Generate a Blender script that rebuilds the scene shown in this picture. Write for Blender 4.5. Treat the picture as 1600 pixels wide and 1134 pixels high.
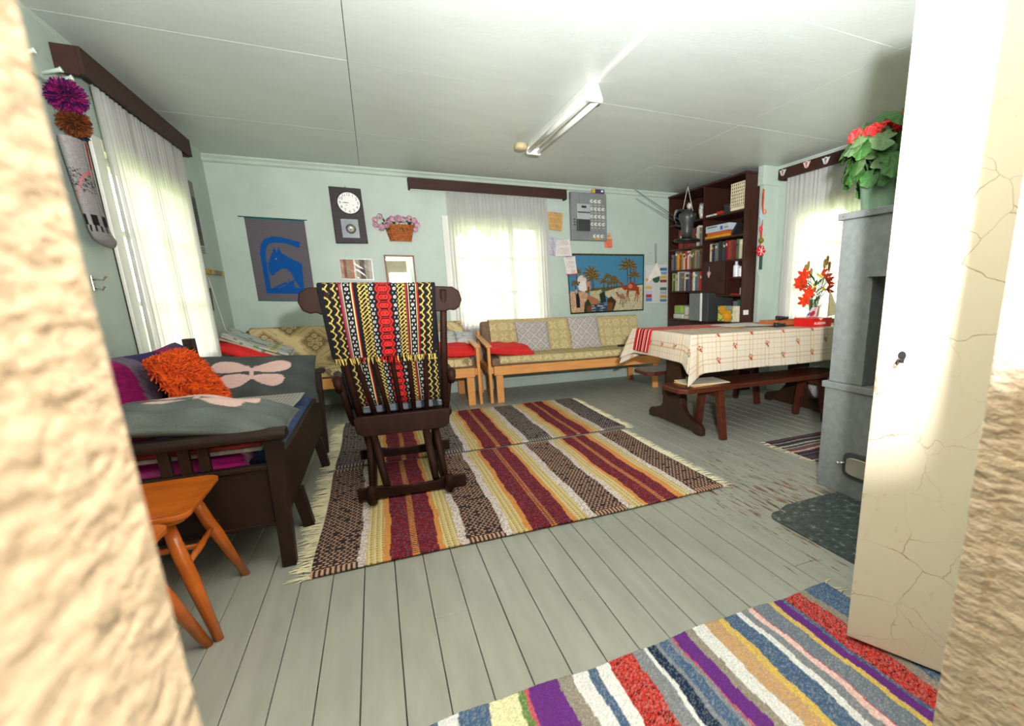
import bpy, bmesh, math, random
import numpy as np
from mathutils import Vector, Matrix
random.seed(7); RNG = np.random.default_rng(7)
for o in list(bpy.data.objects): bpy.data.objects.remove(o)
S = bpy.context.scene; COL = S.collection
PI = math.pi

# ------------------------------------------------------------------ camera
CAMH = 1.08
def cam_axes(y, p, r):
    cy, sy, cp, sp, cr, sr = math.cos(y), math.sin(y), math.cos(p), math.sin(p), math.cos(r), math.sin(r)
    f = np.array([sy*cp, cy*cp, -sp]); rt = np.array([cy, -sy, 0]); dn = np.cross(f, rt)
    return cr*rt+sr*dn, -sr*rt+cr*dn, f
rt, dn, fw = cam_axes(*np.radians([25.441, 13.366, 0.9016]))
cd = bpy.data.cameras.new('camera'); cam = bpy.data.objects.new('camera', cd); COL.objects.link(cam)
cam.matrix_world = Matrix(((rt[0], -dn[0], -fw[0], 0), (rt[1], -dn[1], -fw[1], 0), (rt[2], -dn[2], -fw[2], CAMH), (0, 0, 0, 1)))
cd.sensor_width = 36; cd.sensor_fit = 'HORIZONTAL'; cd.lens = 759.084/1600*36
cd.shift_x = (800-957.78)/1600; cd.shift_y = (638.52-567)/1600
cd.clip_start = .02; cd.clip_end = 200
cd.dof.use_dof = True; cd.dof.focus_distance = 2.6; cd.dof.aperture_fstop = 3.4
S.camera = cam
# ------------------------------------------------------------------ world, flash, exposure
w = bpy.data.worlds.new('world'); S.world = w; w.use_nodes = True
bg = w.node_tree.nodes['Background']; bg.inputs[0].default_value = (1.0, 1.0, .96, 1); bg.inputs[1].default_value = 7.0
def area(name, loc, direction, size, power, color=(1, 1, 1), spread=180):
    l = bpy.data.lights.new(name, 'AREA'); l.energy = power; l.size = size; l.color = color; l.shape = 'DISK'
    l.spread = math.radians(spread)
    o = bpy.data.objects.new(name, l); COL.objects.link(o); o.location = loc
    o.rotation_euler = Vector(direction).to_track_quat('-Z', 'Y').to_euler(); return o
area('camera_flash', (.19, -.03, 1.30), (.6, 1.0, .9), .08, 180, (1, .99, .99), 140)
S.view_settings.view_transform = 'Standard'; S.view_settings.look = 'None'
S.view_settings.exposure = 0.36; S.view_settings.gamma = 1; S.view_settings.use_curve_mapping = False

# ------------------------------------------------------------------ helpers
def lin(c):
    c = np.asarray(c, float)/255.; return np.where(c <= .04045, c/12.92, ((c+.055)/1.055)**2.4)
def L4(c): return tuple(lin(c))+(1.,)
class MB:
    def __init__(s): s.v = []; s.f = []
    def add(s, v, f):
        n = len(s.v); s.v += [tuple(map(float, p)) for p in v]; s.f += [tuple(i+n for i in q) for q in f]; return s
    def box(s, x0, x1, y0, y1, z0, z1):
        return s.add([(x, y, z) for z in (z0, z1) for y in (y0, y1) for x in (x0, x1)],
                     [(0, 2, 3, 1), (4, 5, 7, 6), (0, 1, 5, 4), (1, 3, 7, 5), (3, 2, 6, 7), (2, 0, 4, 6)])
    def hexa(s, bot, top):   # two quads of 4 points
        return s.add(list(bot)+list(top), [(3, 2, 1, 0), (4, 5, 6, 7), (0, 1, 5, 4), (1, 2, 6, 5), (2, 3, 7, 6), (3, 0, 4, 7)])
    def bar(s, p, q, wd, ht, up=(0, 0, 1), w2=None, h2=None):
        p, q = Vector(p), Vector(q); d = (q-p).normalized(); a = d.cross(Vector(up)).normalized(); b = a.cross(d)
        w2 = w2 or wd; h2 = h2 or ht
        ring = lambda c, w_, h_: [c+a*i*w_/2+b*j*h_/2 for i, j in ((-1, -1), (1, -1), (1, 1), (-1, 1))]
        return s.hexa(ring(p, wd, ht), ring(q, w2, h2))
    def prism(s, poly, axis, a, b):
        n = len(poly)
        P = {'x': lambda t, h: (h, t[0], t[1]), 'y': lambda t, h: (t[0], h, t[1]), 'z': lambda t, h: (t[0], t[1], h)}[axis]
        return s.add([P(t, a) for t in poly]+[P(t, b) for t in poly],
                     [tuple(range(n))[::-1], tuple(range(n, 2*n))]+[(i, (i+1) % n, n+(i+1) % n, n+i) for i in range(n)])
    def tube(s, pts, r, n=8, sq=1.0):
        pts = [Vector(p) for p in pts]; m = len(pts)
        rs = [r]*m if np.isscalar(r) else list(r); V = []; prev = None
        for i, p in enumerate(pts):
            d = (pts[min(i+1, m-1)]-pts[max(i-1, 0)]).normalized()
            if prev is None:
                a = d.orthogonal().normalized() if abs(d.z) > .9 else d.cross(Vector((0, 0, 1))).normalized()
            else: a = (prev-d*prev.dot(d)).normalized()
            prev = a; b = d.cross(a)
            V += [p+(a*math.cos(2*PI*k/n)+b*math.sin(2*PI*k/n)*sq)*rs[i] for k in range(n)]
        F = [(i*n+k, i*n+(k+1) % n, (i+1)*n+(k+1) % n, (i+1)*n+k) for i in range(m-1) for k in range(n)]
        return s.add(V, F+[tuple(range(n))[::-1], tuple(range((m-1)*n, m*n))])
    def lathe(s, prof, n=20, c=(0, 0, 0), axis='z'):
        V = []
        for r, z in prof:
            for k in range(n):
                x, y = r*math.cos(2*PI*k/n), r*math.sin(2*PI*k/n)
                q = {'z': (x, y, z), 'y': (x, z, y), 'x': (z, x, y)}[axis]
                V.append((q[0]+c[0], q[1]+c[1], q[2]+c[2]))
        m = len(prof)
        F = [(i*n+k, i*n+(k+1) % n, (i+1)*n+(k+1) % n, (i+1)*n+k) for i in range(m-1) for k in range(n)]
        return s.add(V, F+[tuple(range(n))[::-1], tuple(range((m-1)*n, m*n))])
    def ball(s, c, r, n=10, m=6):
        r = (r,)*3 if np.isscalar(r) else r
        V = [(c[0], c[1], c[2]-r[2])]; 
        for i in range(1, m):
            t = PI*i/m
            V += [(c[0]+r[0]*math.sin(t)*math.cos(2*PI*k/n), c[1]+r[1]*math.sin(t)*math.sin(2*PI*k/n), c[2]-r[2]*math.cos(t)) for k in range(n)]
        V.append((c[0], c[1], c[2]+r[2])); e = len(V)-1
        F = [(0, 1+(k+1) % n, 1+k) for k in range(n)]
        F += [(1+i*n+k, 1+i*n+(k+1) % n, 1+(i+1)*n+(k+1) % n, 1+(i+1)*n+k) for i in range(m-2) for k in range(n)]
        F += [(e, 1+(m-2)*n+k, 1+(m-2)*n+(k+1) % n) for k in range(n)]
        return s.add(V, F)
    def xf(s, M):
        s.v = [tuple(M @ Vector(p)) for p in s.v]; return s
    def build(s, name, mat, parent=None, **k):
        return mk(name, np.array(s.v, float), s.f, mat, parent, **k)
ORG = {}
def mk(name, V, F, mat, parent=None, bevel=0, smooth=False, solid=0, cols=None, kind=None, label=None, cat=None, group=None, seg=2):
    V = np.asarray(V, float).reshape(-1, 3)
    if parent is None:
        c = (V.min(0)+V.max(0))/2; c[2] = V[:, 2].min(); o_ = c
    else: o_ = ORG.get(parent.name, np.zeros(3))
    V = V-o_
    me = bpy.data.meshes.new(name)
    if isinstance(F, np.ndarray):
        k = F.shape[1]; me.vertices.add(len(V)); me.vertices.foreach_set('co', V.astype(np.float32).ravel())
        me.loops.add(F.size); me.loops.foreach_set('vertex_index', F.astype(np.int32).ravel())
        me.polygons.add(len(F)); me.polygons.foreach_set('loop_start', np.arange(0, F.size, k, dtype=np.int32))
        me.update(calc_edges=True)
    else: me.from_pydata(V.tolist(), [], F)
    if smooth: me.polygons.foreach_set('use_smooth', np.ones(len(me.polygons), bool))
    if cols is not None:
        a = me.color_attributes.new('Col', 'FLOAT_COLOR', 'POINT')
        c4 = np.ones((len(V), 4), np.float32); c4[:, :3] = lin(np.clip(np.asarray(cols).reshape(-1, 3), 0, 255)); a.data.foreach_set('color', c4.ravel())
    me.materials.append(mat)
    o = bpy.data.objects.new(name, me); COL.objects.link(o)
    if parent is None: o.location = o_; ORG[o.name] = o_
    else: o.parent = parent; ORG[o.name] = o_
    if solid: md = o.modifiers.new('Solidify', 'SOLIDIFY'); md.thickness = solid; md.offset = 0
    if bevel: md = o.modifiers.new('Bevel', 'BEVEL'); md.width = bevel; md.segments = seg; md.limit_method = 'ANGLE'; md.angle_limit = .6
    if kind: o['kind'] = kind
    if label: o['label'] = label
    if cat: o['category'] = cat
    if group: o['group'] = group
    return o
def thing(name, label, cat, loc, rz=0, group=None, local=False):
    o = bpy.data.objects.new(name, None); COL.objects.link(o); o.empty_display_size = .05
    o.location = loc; o.rotation_euler = (0, 0, rz); o['label'] = label; o['category'] = cat
    if group: o['group'] = group
    ORG[o.name] = np.zeros(3) if local else np.array(loc, float)
    return o
def copies(src, parent, M, name=None):
    c = src.copy(); COL.objects.link(c); c.parent = parent; c.matrix_local = M; return c
def gridF(nu, nv):
    i = np.arange(nu*nv).reshape(nv, nu)
    return np.stack([i[:-1, :-1], i[:-1, 1:], i[1:, 1:], i[1:, :-1]], -1).reshape(-1, 4)
def sheet(name, P, mat, parent=None, cols=None, solid=0, smooth=True, **k):
    nv, nu = P.shape[:2]; return mk(name, P.reshape(-1, 3), gridF(nu, nv), mat, parent, cols=cols, solid=solid, smooth=smooth, **k)
def text(name, s, size, mat, parent, M, ext=.0006, label=None):
    cu = bpy.data.curves.new(name, 'FONT'); cu.body = s; cu.size = size; cu.extrude = ext; cu.align_x = 'CENTER'; cu.align_y = 'CENTER'; cu.resolution_u = 2
    t = bpy.data.objects.new('tmp', cu); COL.objects.link(t); bpy.context.view_layer.update()
    me = bpy.data.meshes.new_from_object(t.evaluated_get(bpy.context.evaluated_depsgraph_get()))
    bpy.data.objects.remove(t); me.materials.clear(); me.materials.append(mat); me.transform(M)
    o_ = ORG[parent.name]; me.transform(Matrix.Translation(Vector(-o_)))
    o = bpy.data.objects.new(name, me); COL.objects.link(o); o.parent = parent; ORG[o.name] = o_
    if label: o['label'] = label
    return o
def V3(*a): return Vector(a)
def frame(o, x, y, z=None):   # matrix with origin o and axes x, y
    x, y = Vector(x).normalized(), Vector(y).normalized(); z = x.cross(y).normalized() if z is None else Vector(z)
    return Matrix(((x.x, y.x, z.x, o[0]), (x.y, y.y, z.y, o[1]), (x.z, y.z, z.z, o[2]), (0, 0, 0, 1)))

# ------------------------------------------------------------------ materials
def nt(name):
    m = bpy.data.materials.new(name); m.use_nodes = True; t = m.node_tree; return m, t, t.nodes['Principled BSDF']
def nd(t, typ, **k):
    n = t.nodes.new(typ)
    for a, b in k.items():
        if a.startswith('i_'): n.inputs[a[2:].replace('_', ' ')].default_value = b
        else: setattr(n, a, b)
    return n
def coords(t, scale, obj=True):
    c = nd(t, 'ShaderNodeTexCoord'); mp = nd(t, 'ShaderNodeMapping'); mp.inputs['Scale'].default_value = scale
    t.links.new(c.outputs['Object'] if obj else c.outputs['Generated'], mp.inputs[0]); return mp.outputs[0]
def noise(t, vec, scale, detail=4, rough=.5):
    n = nd(t, 'ShaderNodeTexNoise'); n.inputs['Scale'].default_value = scale; n.inputs['Detail'].default_value = detail; n.inputs['Roughness'].default_value = rough
    t.links.new(vec, n.inputs['Vector']); return n.outputs['Fac']
def ramp(t, fac, stops, interp='LINEAR'):
    r = nd(t, 'ShaderNodeValToRGB'); r.color_ramp.interpolation = interp; e = r.color_ramp.elements
    while len(e) < len(stops): e.new(.5)
    for i, (p, c) in enumerate(stops): e[i].position = p; e[i].color = c if len(c) == 4 else L4(c)
    t.links.new(fac, r.inputs[0]); return r.outputs[0]
def bumpit(t, b, h, strength, dist=.01):
    n = nd(t, 'ShaderNodeBump'); n.inputs['Strength'].default_value = strength; n.inputs['Distance'].default_value = dist
    t.links.new(h, n.inputs['Height']); t.links.new(n.outputs[0], b.inputs['Normal'])
def pm(name, c, rough=.5, var=.08, scale=8, stretch=(1, 1, 1), bump=0, metal=0, bs=None, coat=0, spec=.5):
    m, t, b = nt(name); c = np.array(c, float); v = coords(t, stretch); n = noise(t, v, scale)
    t.links.new(ramp(t, n, [(.3, np.clip(c*(1-var), 0, 255)), (.7, np.clip(c*(1+var), 0, 255))]), b.inputs['Base Color'])
    b.inputs['Roughness'].default_value = rough; b.inputs['Metallic'].default_value = metal
    b.inputs['Specular IOR Level'].default_value = spec; b.inputs['Coat Weight'].default_value = coat
    if bump: bumpit(t, b, noise(t, v, bs or scale*3), bump)
    return m
def wood(name, c1, c2, rough=.4, scale=3, stretch=(1, 12, 12), bump=.08, coat=0.0):
    m, t, b = nt(name); v = coords(t, stretch); n = noise(t, v, scale, 6, .6)
    t.links.new(ramp(t, n, [(.3, c1), (.7, c2)]), b.inputs['Base Color']); b.inputs['Roughness'].default_value = rough
    b.inputs['Coat Weight'].default_value = coat; b.inputs['Specular IOR Level'].default_value = .3
    bumpit(t, b, n, bump, .004); return m
def vmat(name, rough=.9, ws=(300, 300, 300), bump=.35, var=.18, sheen=0):
    m, t, b = nt(name); a = nd(t, 'ShaderNodeAttribute', attribute_name='Col'); v = coords(t, ws); n = noise(t, v, 1, 3)
    mx = nd(t, 'ShaderNodeMix', data_type='RGBA', blend_type='MULTIPLY'); mx.inputs['Factor'].default_value = 1
    t.links.new(a.outputs['Color'], mx.inputs['A'])
    t.links.new(ramp(t, n, [(.25, (1-var,)*3+(1,)), (.75, (1+var*.3,)*3+(1,))]), mx.inputs['B'])
    t.links.new(mx.outputs['Result'], b.inputs['Base Color']); b.inputs['Roughness'].default_value = rough; b.inputs['Specular IOR Level'].default_value = .2
    b.inputs['Sheen Weight'].default_value = sheen
    bumpit(t, b, n, bump, .004); return m
M = {}
def paintmat(name, c, streak=(1, 1, 1), rough=.55, stains=None, bump=.05, var=.05):
    m, t, b = nt(name); c = np.array(c, float); v = coords(t, streak); n = noise(t, v, 2.2, 6, .65)
    col = ramp(t, n, [(.3, c*(1-var)), (.7, np.minimum(255, c*(1+var*.5)))])
    if stains is not None:
        v2 = coords(t, (1, 1, 1)); n2 = noise(t, v2, 9, 5, .6); fac = ramp(t, n2, [(.69, (0, 0, 0, 1)), (.76, (1, 1, 1, 1))])
        mx = nd(t, 'ShaderNodeMix', data_type='RGBA'); t.links.new(fac, mx.inputs['Factor']); t.links.new(col, mx.inputs['A']); mx.inputs['B'].default_value = L4(stains); col = mx.outputs['Result']
    t.links.new(col, b.inputs['Base Color']); b.inputs['Roughness'].default_value = rough
    bumpit(t, b, noise(t, v, 40), bump, .01); return m
M['wall'] = paintmat('wall_paint', (184, 200, 188), stains=(170, 184, 174), rough=.45)
M['ceil'] = paintmat('ceiling_paint', (200, 207, 202), streak=(1, 2, 1), rough=.4, bump=.08, var=.025)
M['white'] = paintmat('white_paint', (226, 228, 218), rough=.4)
M['trim'] = paintmat('trim_paint', (190, 205, 192), rough=.4)
M['hall'] = paintmat('hall_paint', (215, 205, 185))
def floor_mat():
    m, t, b = nt('floor_paint'); geo = nd(t, 'ShaderNodeNewGeometry'); pos = geo.outputs['Position']
    def sc(s):
        mp = nd(t, 'ShaderNodeMapping'); mp.inputs['Scale'].default_value = s; t.links.new(pos, mp.inputs[0]); return mp.outputs[0]
    n = noise(t, sc((6, 1, 1)), 3, 5)
    base = ramp(t, n, [(.3, (143, 143, 133)), (.7, (157, 157, 146))])
    # wear along the grain, strongest in front of the stove and bench
    n2 = noise(t, sc((55, 6, 1)), 1, 6, .7); n3 = noise(t, sc((1, 1, 1)), 2.2, 3)
    d = nd(t, 'ShaderNodeVectorMath', operation='DISTANCE'); 
    mp = nd(t, 'ShaderNodeMapping'); mp.inputs['Scale'].default_value = (1.25, .8, 0); t.links.new(pos, mp.inputs[0]); t.links.new(mp.outputs[0], d.inputs[0]); d.inputs[1].default_value = (2.42, 1.42, 0)
    reg = nd(t, 'ShaderNodeMapRange'); reg.inputs[1].default_value = .15; reg.inputs[2].default_value = 1.25; reg.inputs[3].default_value = .115; reg.inputs[4].default_value = -.07
    t.links.new(d.outputs['Value'], reg.inputs[0])
    a1 = nd(t, 'ShaderNodeMath', operation='ADD'); t.links.new(n2, a1.inputs[0]); t.links.new(reg.outputs[0], a1.inputs[1])
    a2 = nd(t, 'ShaderNodeMath', operation='MULTIPLY_ADD'); t.links.new(n3, a2.inputs[0]); a2.inputs[1].default_value = .22; t.links.new(a1.outputs[0], a2.inputs[2])
    fac = ramp(t, a2.outputs[0], [(.735, (0, 0, 0, 1)), (.775, (1, 1, 1, 1))])
    brown = ramp(t, noise(t, sc((9, 9, 1)), 2), [(.35, (70, 52, 38)), (.7, (135, 98, 66))])
    mx = nd(t, 'ShaderNodeMix', data_type='RGBA'); t.links.new(fac, mx.inputs['Factor']); t.links.new(base, mx.inputs['A']); t.links.new(brown, mx.inputs['B'])
    # small dark nicks
    n4 = noise(t, sc((26, 14, 1)), 1, 4, .6); f4 = ramp(t, n4, [(.735, (0, 0, 0, 1)), (.76, (1, 1, 1, 1))])
    mx2 = nd(t, 'ShaderNodeMix', data_type='RGBA'); t.links.new(f4, mx2.inputs['Factor']); t.links.new(mx.outputs['Result'], mx2.inputs['A']); mx2.inputs['B'].default_value = L4((96, 88, 70))
    t.links.new(mx2.outputs['Result'], b.inputs['Base Color']); b.inputs['Roughness'].default_value = .38
    bumpit(t, b, n2, .06, .004); return m
M['floor'] = floor_mat()
M['gap'] = pm('floor_gap', (58, 50, 40), .9)
M['brown'] = wood('dark_brown_wood', (48, 27, 22), (64, 36, 28), .6)
M['dkwood'] = wood('worn_dark_wood', (42, 26, 18), (62, 40, 28), .35, stretch=(3, 3, 3))
def worn(name):
    m, t, b = nt(name); v = coords(t, (1, 1, 1)); n = noise(t, v, 5, 5)
    base = ramp(t, n, [(.3, (34, 20, 14)), (.7, (50, 30, 21))])
    n2 = noise(t, v, 34, 5, .7); fac = ramp(t, n2, [(.70, (0, 0, 0, 1)), (.73, (1, 1, 1, 1))])
    mx = nd(t, 'ShaderNodeMix', data_type='RGBA'); t.links.new(fac, mx.inputs['Factor']); t.links.new(base, mx.inputs['A']); mx.inputs['B'].default_value = L4((150, 92, 50))
    t.links.new(mx.outputs['Result'], b.inputs['Base Color']); b.inputs['Roughness'].default_value = .5; b.inputs['Specular IOR Level'].default_value = .25; bumpit(t, b, n2, .1, .004); return m
M['settle'] = worn('worn_brown_paint')
M['rock'] = R0 = wood('rocking_chair_wood', (36, 19, 13), (50, 27, 18), .55, stretch=(6, 6, 1.5)); R0.node_tree.nodes['Principled BSDF'].inputs['Specular IOR Level'].default_value = .12
M['redwood'] = wood('reddish_wood', (64, 28, 18), (90, 42, 25), .35, stretch=(1.5, 9, 9), coat=.2)
M['birch'] = wood('honey_birch', (206, 138, 74), (222, 158, 92), .4, stretch=(1.5, 9, 9))
M['orange'] = wood('orange_varnished_wood', (176, 84, 20), (198, 102, 32), .25, stretch=(2, 6, 6), coat=.4)
M['bookcase'] = wood('bookcase_veneer', (50, 27, 21), (66, 36, 27), .45, stretch=(8, 8, 1.2))
M['black'] = pm('black_plastic', (26, 27, 27), .45, .1)
M['grey'] = pm('grey_plastic', (120, 122, 124), .5, .05)
M['dgrey'] = pm('dark_grey_plastic', (58, 60, 60), .4, .06)
M['paper'] = pm('paper', (232, 226, 216), .7, .03)
M['chrome'] = pm('worn_chrome', (200, 198, 190), .22, .08, metal=1)
M['weave'] = vmat('woven_wool', bump=.5)
M['rug'] = vmat('rag_weave', ws=(220, 220, 220), bump=.8, var=.3)
M['lace'] = vmat('crochet', ws=(350, 350, 350), bump=.4, var=.15)
M['print'] = vmat('printed_surface', rough=.55, bump=.02, var=.04)
M['oilcloth'] = vmat('oilcloth', rough=.35, ws=(60, 60, 60), bump=.05, var=.04)
M['denim'] = vmat('grey_denim', rough=.9, ws=(120, 120, 120), bump=.25, var=.16)
M['fringe'] = pm('cotton_fringe', (214, 204, 170), .9)
def curtain_mat():
    m, t, b = nt('sheer_curtain'); out = t.nodes['Material Output']
    b.inputs['Base Color'].default_value = L4((226, 224, 224)); b.inputs['Roughness'].default_value = .9
    v = coords(t, (500, 500, 500)); n = noise(t, v, 1, 2)
    tr = nd(t, 'ShaderNodeBsdfTranslucent'); t.links.new(ramp(t, n, [(.3, (214, 214, 208)), (.7, (234, 234, 228))]), tr.inputs[0])
    tp = nd(t, 'ShaderNodeBsdfTransparent')
    a = nd(t, 'ShaderNodeMixShader'); a.inputs[0].default_value = .55; t.links.new(b.outputs[0], a.inputs[1]); t.links.new(tr.outputs[0], a.inputs[2])
    c = nd(t, 'ShaderNodeMixShader'); c.inputs[0].default_value = .11; t.links.new(a.outputs[0], c.inputs[1]); t.links.new(tp.outputs[0], c.inputs[2])
    t.links.new(c.outputs[0], out.inputs[0]); return m
M['curtain'] = curtain_mat()
def glass_mat(name='window_glass', col=(1, 1, 1), rough=0.0, mixf=.12):
    m, t, b = nt(name); out = t.nodes['Material Output']; g = nd(t, 'ShaderNodeBsdfGlossy'); g.inputs['Roughness'].default_value = .03+rough
    tp = nd(t, 'ShaderNodeBsdfTransparent'); tp.inputs[0].default_value = col+(1,); mx = nd(t, 'ShaderNodeMixShader'); mx.inputs[0].default_value = mixf
    t.links.new(tp.outputs[0], mx.inputs[1]); t.links.new(g.outputs[0], mx.inputs[2]); t.links.new(mx.outputs[0], out.inputs[0]); return m
M['glass'] = glass_mat()
def crack_mat(name, c, lumps):
    m, t, b = nt(name); v = coords(t, (1, 1, 1)); n = noise(t, v, 1.6, 4)
    col = ramp(t, n, [(.3, np.array(c)*.97), (.7, c)])
    if not lumps:
        nw = nd(t, 'ShaderNodeTexNoise'); nw.inputs['Scale'].default_value = 3; nw.inputs['Detail'].default_value = 5; t.links.new(v, nw.inputs['Vector'])
        mx0 = nd(t, 'ShaderNodeMix', data_type='VECTOR'); mx0.inputs['Factor'].default_value = .2; t.links.new(v, mx0.inputs['A']); t.links.new(nw.outputs['Color'], mx0.inputs['B'])
        vo = nd(t, 'ShaderNodeTexVoronoi', feature='DISTANCE_TO_EDGE'); vo.inputs['Scale'].default_value = 9.5; t.links.new(mx0.outputs['Result'], vo.inputs['Vector'])
        mod = noise(t, v, 3.1, 3); wd = nd(t, 'ShaderNodeMapRange'); wd.inputs[1].default_value = .40; wd.inputs[2].default_value = .68; wd.inputs[3].default_value = 0; wd.inputs[4].default_value = .013; t.links.new(mod, wd.inputs[0])
        sb = nd(t, 'ShaderNodeMath', operation='SUBTRACT'); t.links.new(vo.outputs['Distance'], sb.inputs[0]); t.links.new(wd.outputs[0], sb.inputs[1])
        mr = nd(t, 'ShaderNodeMapRange'); mr.inputs[1].default_value = -.006; mr.inputs[2].default_value = .004; mr.inputs[3].default_value = .85; mr.inputs[4].default_value = 0; t.links.new(sb.outputs[0], mr.inputs[0])
        mx = nd(t, 'ShaderNodeMix', data_type='RGBA'); t.links.new(mr.outputs[0], mx.inputs['Factor']); t.links.new(col, mx.inputs['A']); mx.inputs['B'].default_value = L4((158, 118, 86)); col = mx.outputs['Result']
        dp = nd(t, 'ShaderNodeVectorMath', operation='DOT_PRODUCT'); t.links.new(v, dp.inputs[0]); dp.inputs[1].default_value = (.423, -.906, 0)
        e1 = nd(t, 'ShaderNodeMapRange'); e1.inputs[1].default_value = -.278; e1.inputs[2].default_value = -.225; e1.inputs[3].default_value = .34; e1.inputs[4].default_value = 0; t.links.new(dp.outputs['Value'], e1.inputs[0])
        sp_ = nd(t, 'ShaderNodeSeparateXYZ'); t.links.new(v, sp_.inputs[0]); e2 = nd(t, 'ShaderNodeMapRange', interpolation_type='SMOOTHSTEP'); e2.inputs[1].default_value = .30; e2.inputs[2].default_value = .06; e2.inputs[3].default_value = 0; e2.inputs[4].default_value = 1
        ab = nd(t, 'ShaderNodeMath', operation='SUBTRACT'); t.links.new(sp_.outputs['Z'], ab.inputs[0]); ab.inputs[1].default_value = .85; ab2 = nd(t, 'ShaderNodeMath', operation='ABSOLUTE'); t.links.new(ab.outputs[0], ab2.inputs[0]); t.links.new(ab2.outputs[0], e2.inputs[0])
        ml = nd(t, 'ShaderNodeMath', operation='MULTIPLY'); t.links.new(e1.outputs[0], ml.inputs[0]); t.links.new(e2.outputs[0], ml.inputs[1]); n9 = noise(t, v, 22, 5, .65); ad9 = nd(t, 'ShaderNodeMath', operation='ADD'); t.links.new(n9, ad9.inputs[0]); t.links.new(ml.outputs[0], ad9.inputs[1])
        f9 = ramp(t, ad9.outputs[0], [(.64, (0, 0, 0, 1)), (.95, (1, 1, 1, 1))]); mx9 = nd(t, 'ShaderNodeMix', data_type='RGBA'); t.links.new(f9, mx9.inputs['Factor']); t.links.new(col, mx9.inputs['A']); mx9.inputs['B'].default_value = L4((150, 96, 62)); col = mx9.outputs['Result']
        bumpit(t, b, mr.outputs[0], .3, -.004)
    else:
        v2 = coords(t, (34, 34, 70)); n2 = noise(t, v2, 1, 3, .55); n3 = noise(t, coords(t, (14, 14, 22)), 1, 4); ad = nd(t, 'ShaderNodeMath', operation='ADD'); t.links.new(n2, ad.inputs[0]); t.links.new(n3, ad.inputs[1])
        fac = ramp(t, noise(t, coords(t, (30, 30, 30)), 1, 4), [(.7, (0, 0, 0, 1)), (.74, (1, 1, 1, 1))])
        mx = nd(t, 'ShaderNodeMix', data_type='RGBA'); t.links.new(fac, mx.inputs['Factor']); t.links.new(col, mx.inputs['A']); mx.inputs['B'].default_value = L4((196, 150, 110)); col = mx.outputs['Result']
        bumpit(t, b, ad.outputs[0], 1.0, .012)
    t.links.new(col, b.inputs['Base Color']); b.inputs['Roughness'].default_value = .3; return m
M['doorp'] = crack_mat('cracked_cream_paint', (222, 210, 188), False)
M['jamb'] = crack_mat('lumpy_cream_paint', (196, 178, 154), True)
M['zinc'] = pm('galvanised_sheet', (120, 124, 123), .55, .06, 30, bump=.04, bs=90, metal=.2)
M['red'] = pm('red_fabric', (206, 26, 22), .75, .06)
M['leaf'] = pm('geranium_leaf', (50, 94, 36), .5, .3, 12, bump=.3)
M['leafp'] = pm('geranium_leaf_pale', (86, 114, 70), .5, .25, 12, bump=.3)
M['stem'] = pm('green_stem', (58, 96, 40), .6, .2)
M['petal'] = pm('red_petal', (226, 34, 34), .6, .12)

# ------------------------------------------------------------------ setting
XL, XR, YB, YF, ZC = -1.215, 3.92, 5.725, .36, 2.315
FRONT_Y0 = .10
fl = MB().box(XL-.2, XR+.2, -1.6, YB+.2, -.16, -.022).build('floor', M['gap'], kind='structure')
bw = .1117; x = -.494-7*bw; first = None
while x < XR:
    a = x+.0012+random.uniform(0, .0008); bb = x+bw-.0012
    cut = random.choice([None, random.uniform(1.2, 4.5)]) if x > 0 else None
    for y0, y1 in ([(-1.55, YB)] if not cut else [(-1.55, cut-.001), (cut+.001, YB)]):
        dz = random.uniform(-.0012, .0004)
        MB().box(max(a, XL), min(bb, XR), y0, y1, -.022, dz).build('floorboard', M['floor'], fl, bevel=.0015, seg=1)
    x += bw
ce = MB().box(XL-.2, XR+.2, -1.6, YB+.2, ZC+.012, ZC+.1).build('ceiling', M['gap'], kind='structure')
xs = [XL-.1, .018, 1.356, 2.672, XR+.1]; ys = [YF-.2, .7, 1.91, 2.598, 3.285, 4.56, YB+.1]
ys = [YF-.3, .7, 1.99, 3.285, 4.58, YB+.1]
for i in range(4):
    for j in range(5):
        MB().box(xs[i]+.0015, xs[i+1]-.0015, ys[j]+.0008, ys[j+1]-.0008, ZC+random.uniform(0, .0015), ZC+.012).build('ceiling_panel', M['ceil'], ce, bevel=.001, seg=1)
def wall_with_hole(name, axis, p0, p1, a0, a1, h):   # h = (b0,b1,z0,z1) hole along the wall
    m = MB()
    def bx(u0, u1, z0, z1):
        m.box(p0, p1, u0, u1, z0, z1) if axis == 'x' else m.box(u0, u1, p0, p1, z0, z1)
    bx(a0, h[0], 0, ZC); bx(h[1], a1, 0, ZC); bx(h[0], h[1], h[3], ZC)
    if h[2] > 0: bx(h[0], h[1], 0, h[2])
    return m.build(name, M['wall'], kind='structure')
WL = (3.68, 4.82, .66, 1.86); WB = (.84, 1.82, .74, 1.86); WR = (2.5, 3.86, .8, 1.86)
wall_with_hole('wall_left', 'x', XL-.16, XL, YF-.26, YB+.16, WL)
wall_with_hole('wall_back', 'y', YB, YB+.16, XL, XR, WB)
wall_with_hole('wall_right', 'x', XR, XR+.16, YF-.26, YB+.16, WR)
JX0, JX1 = -.134, .728
wall_with_hole('wall_front', 'y', FRONT_Y0, YF-.004, XL, XR, (JX0-.03, JX1+.03, 0, 2.09))
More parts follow.
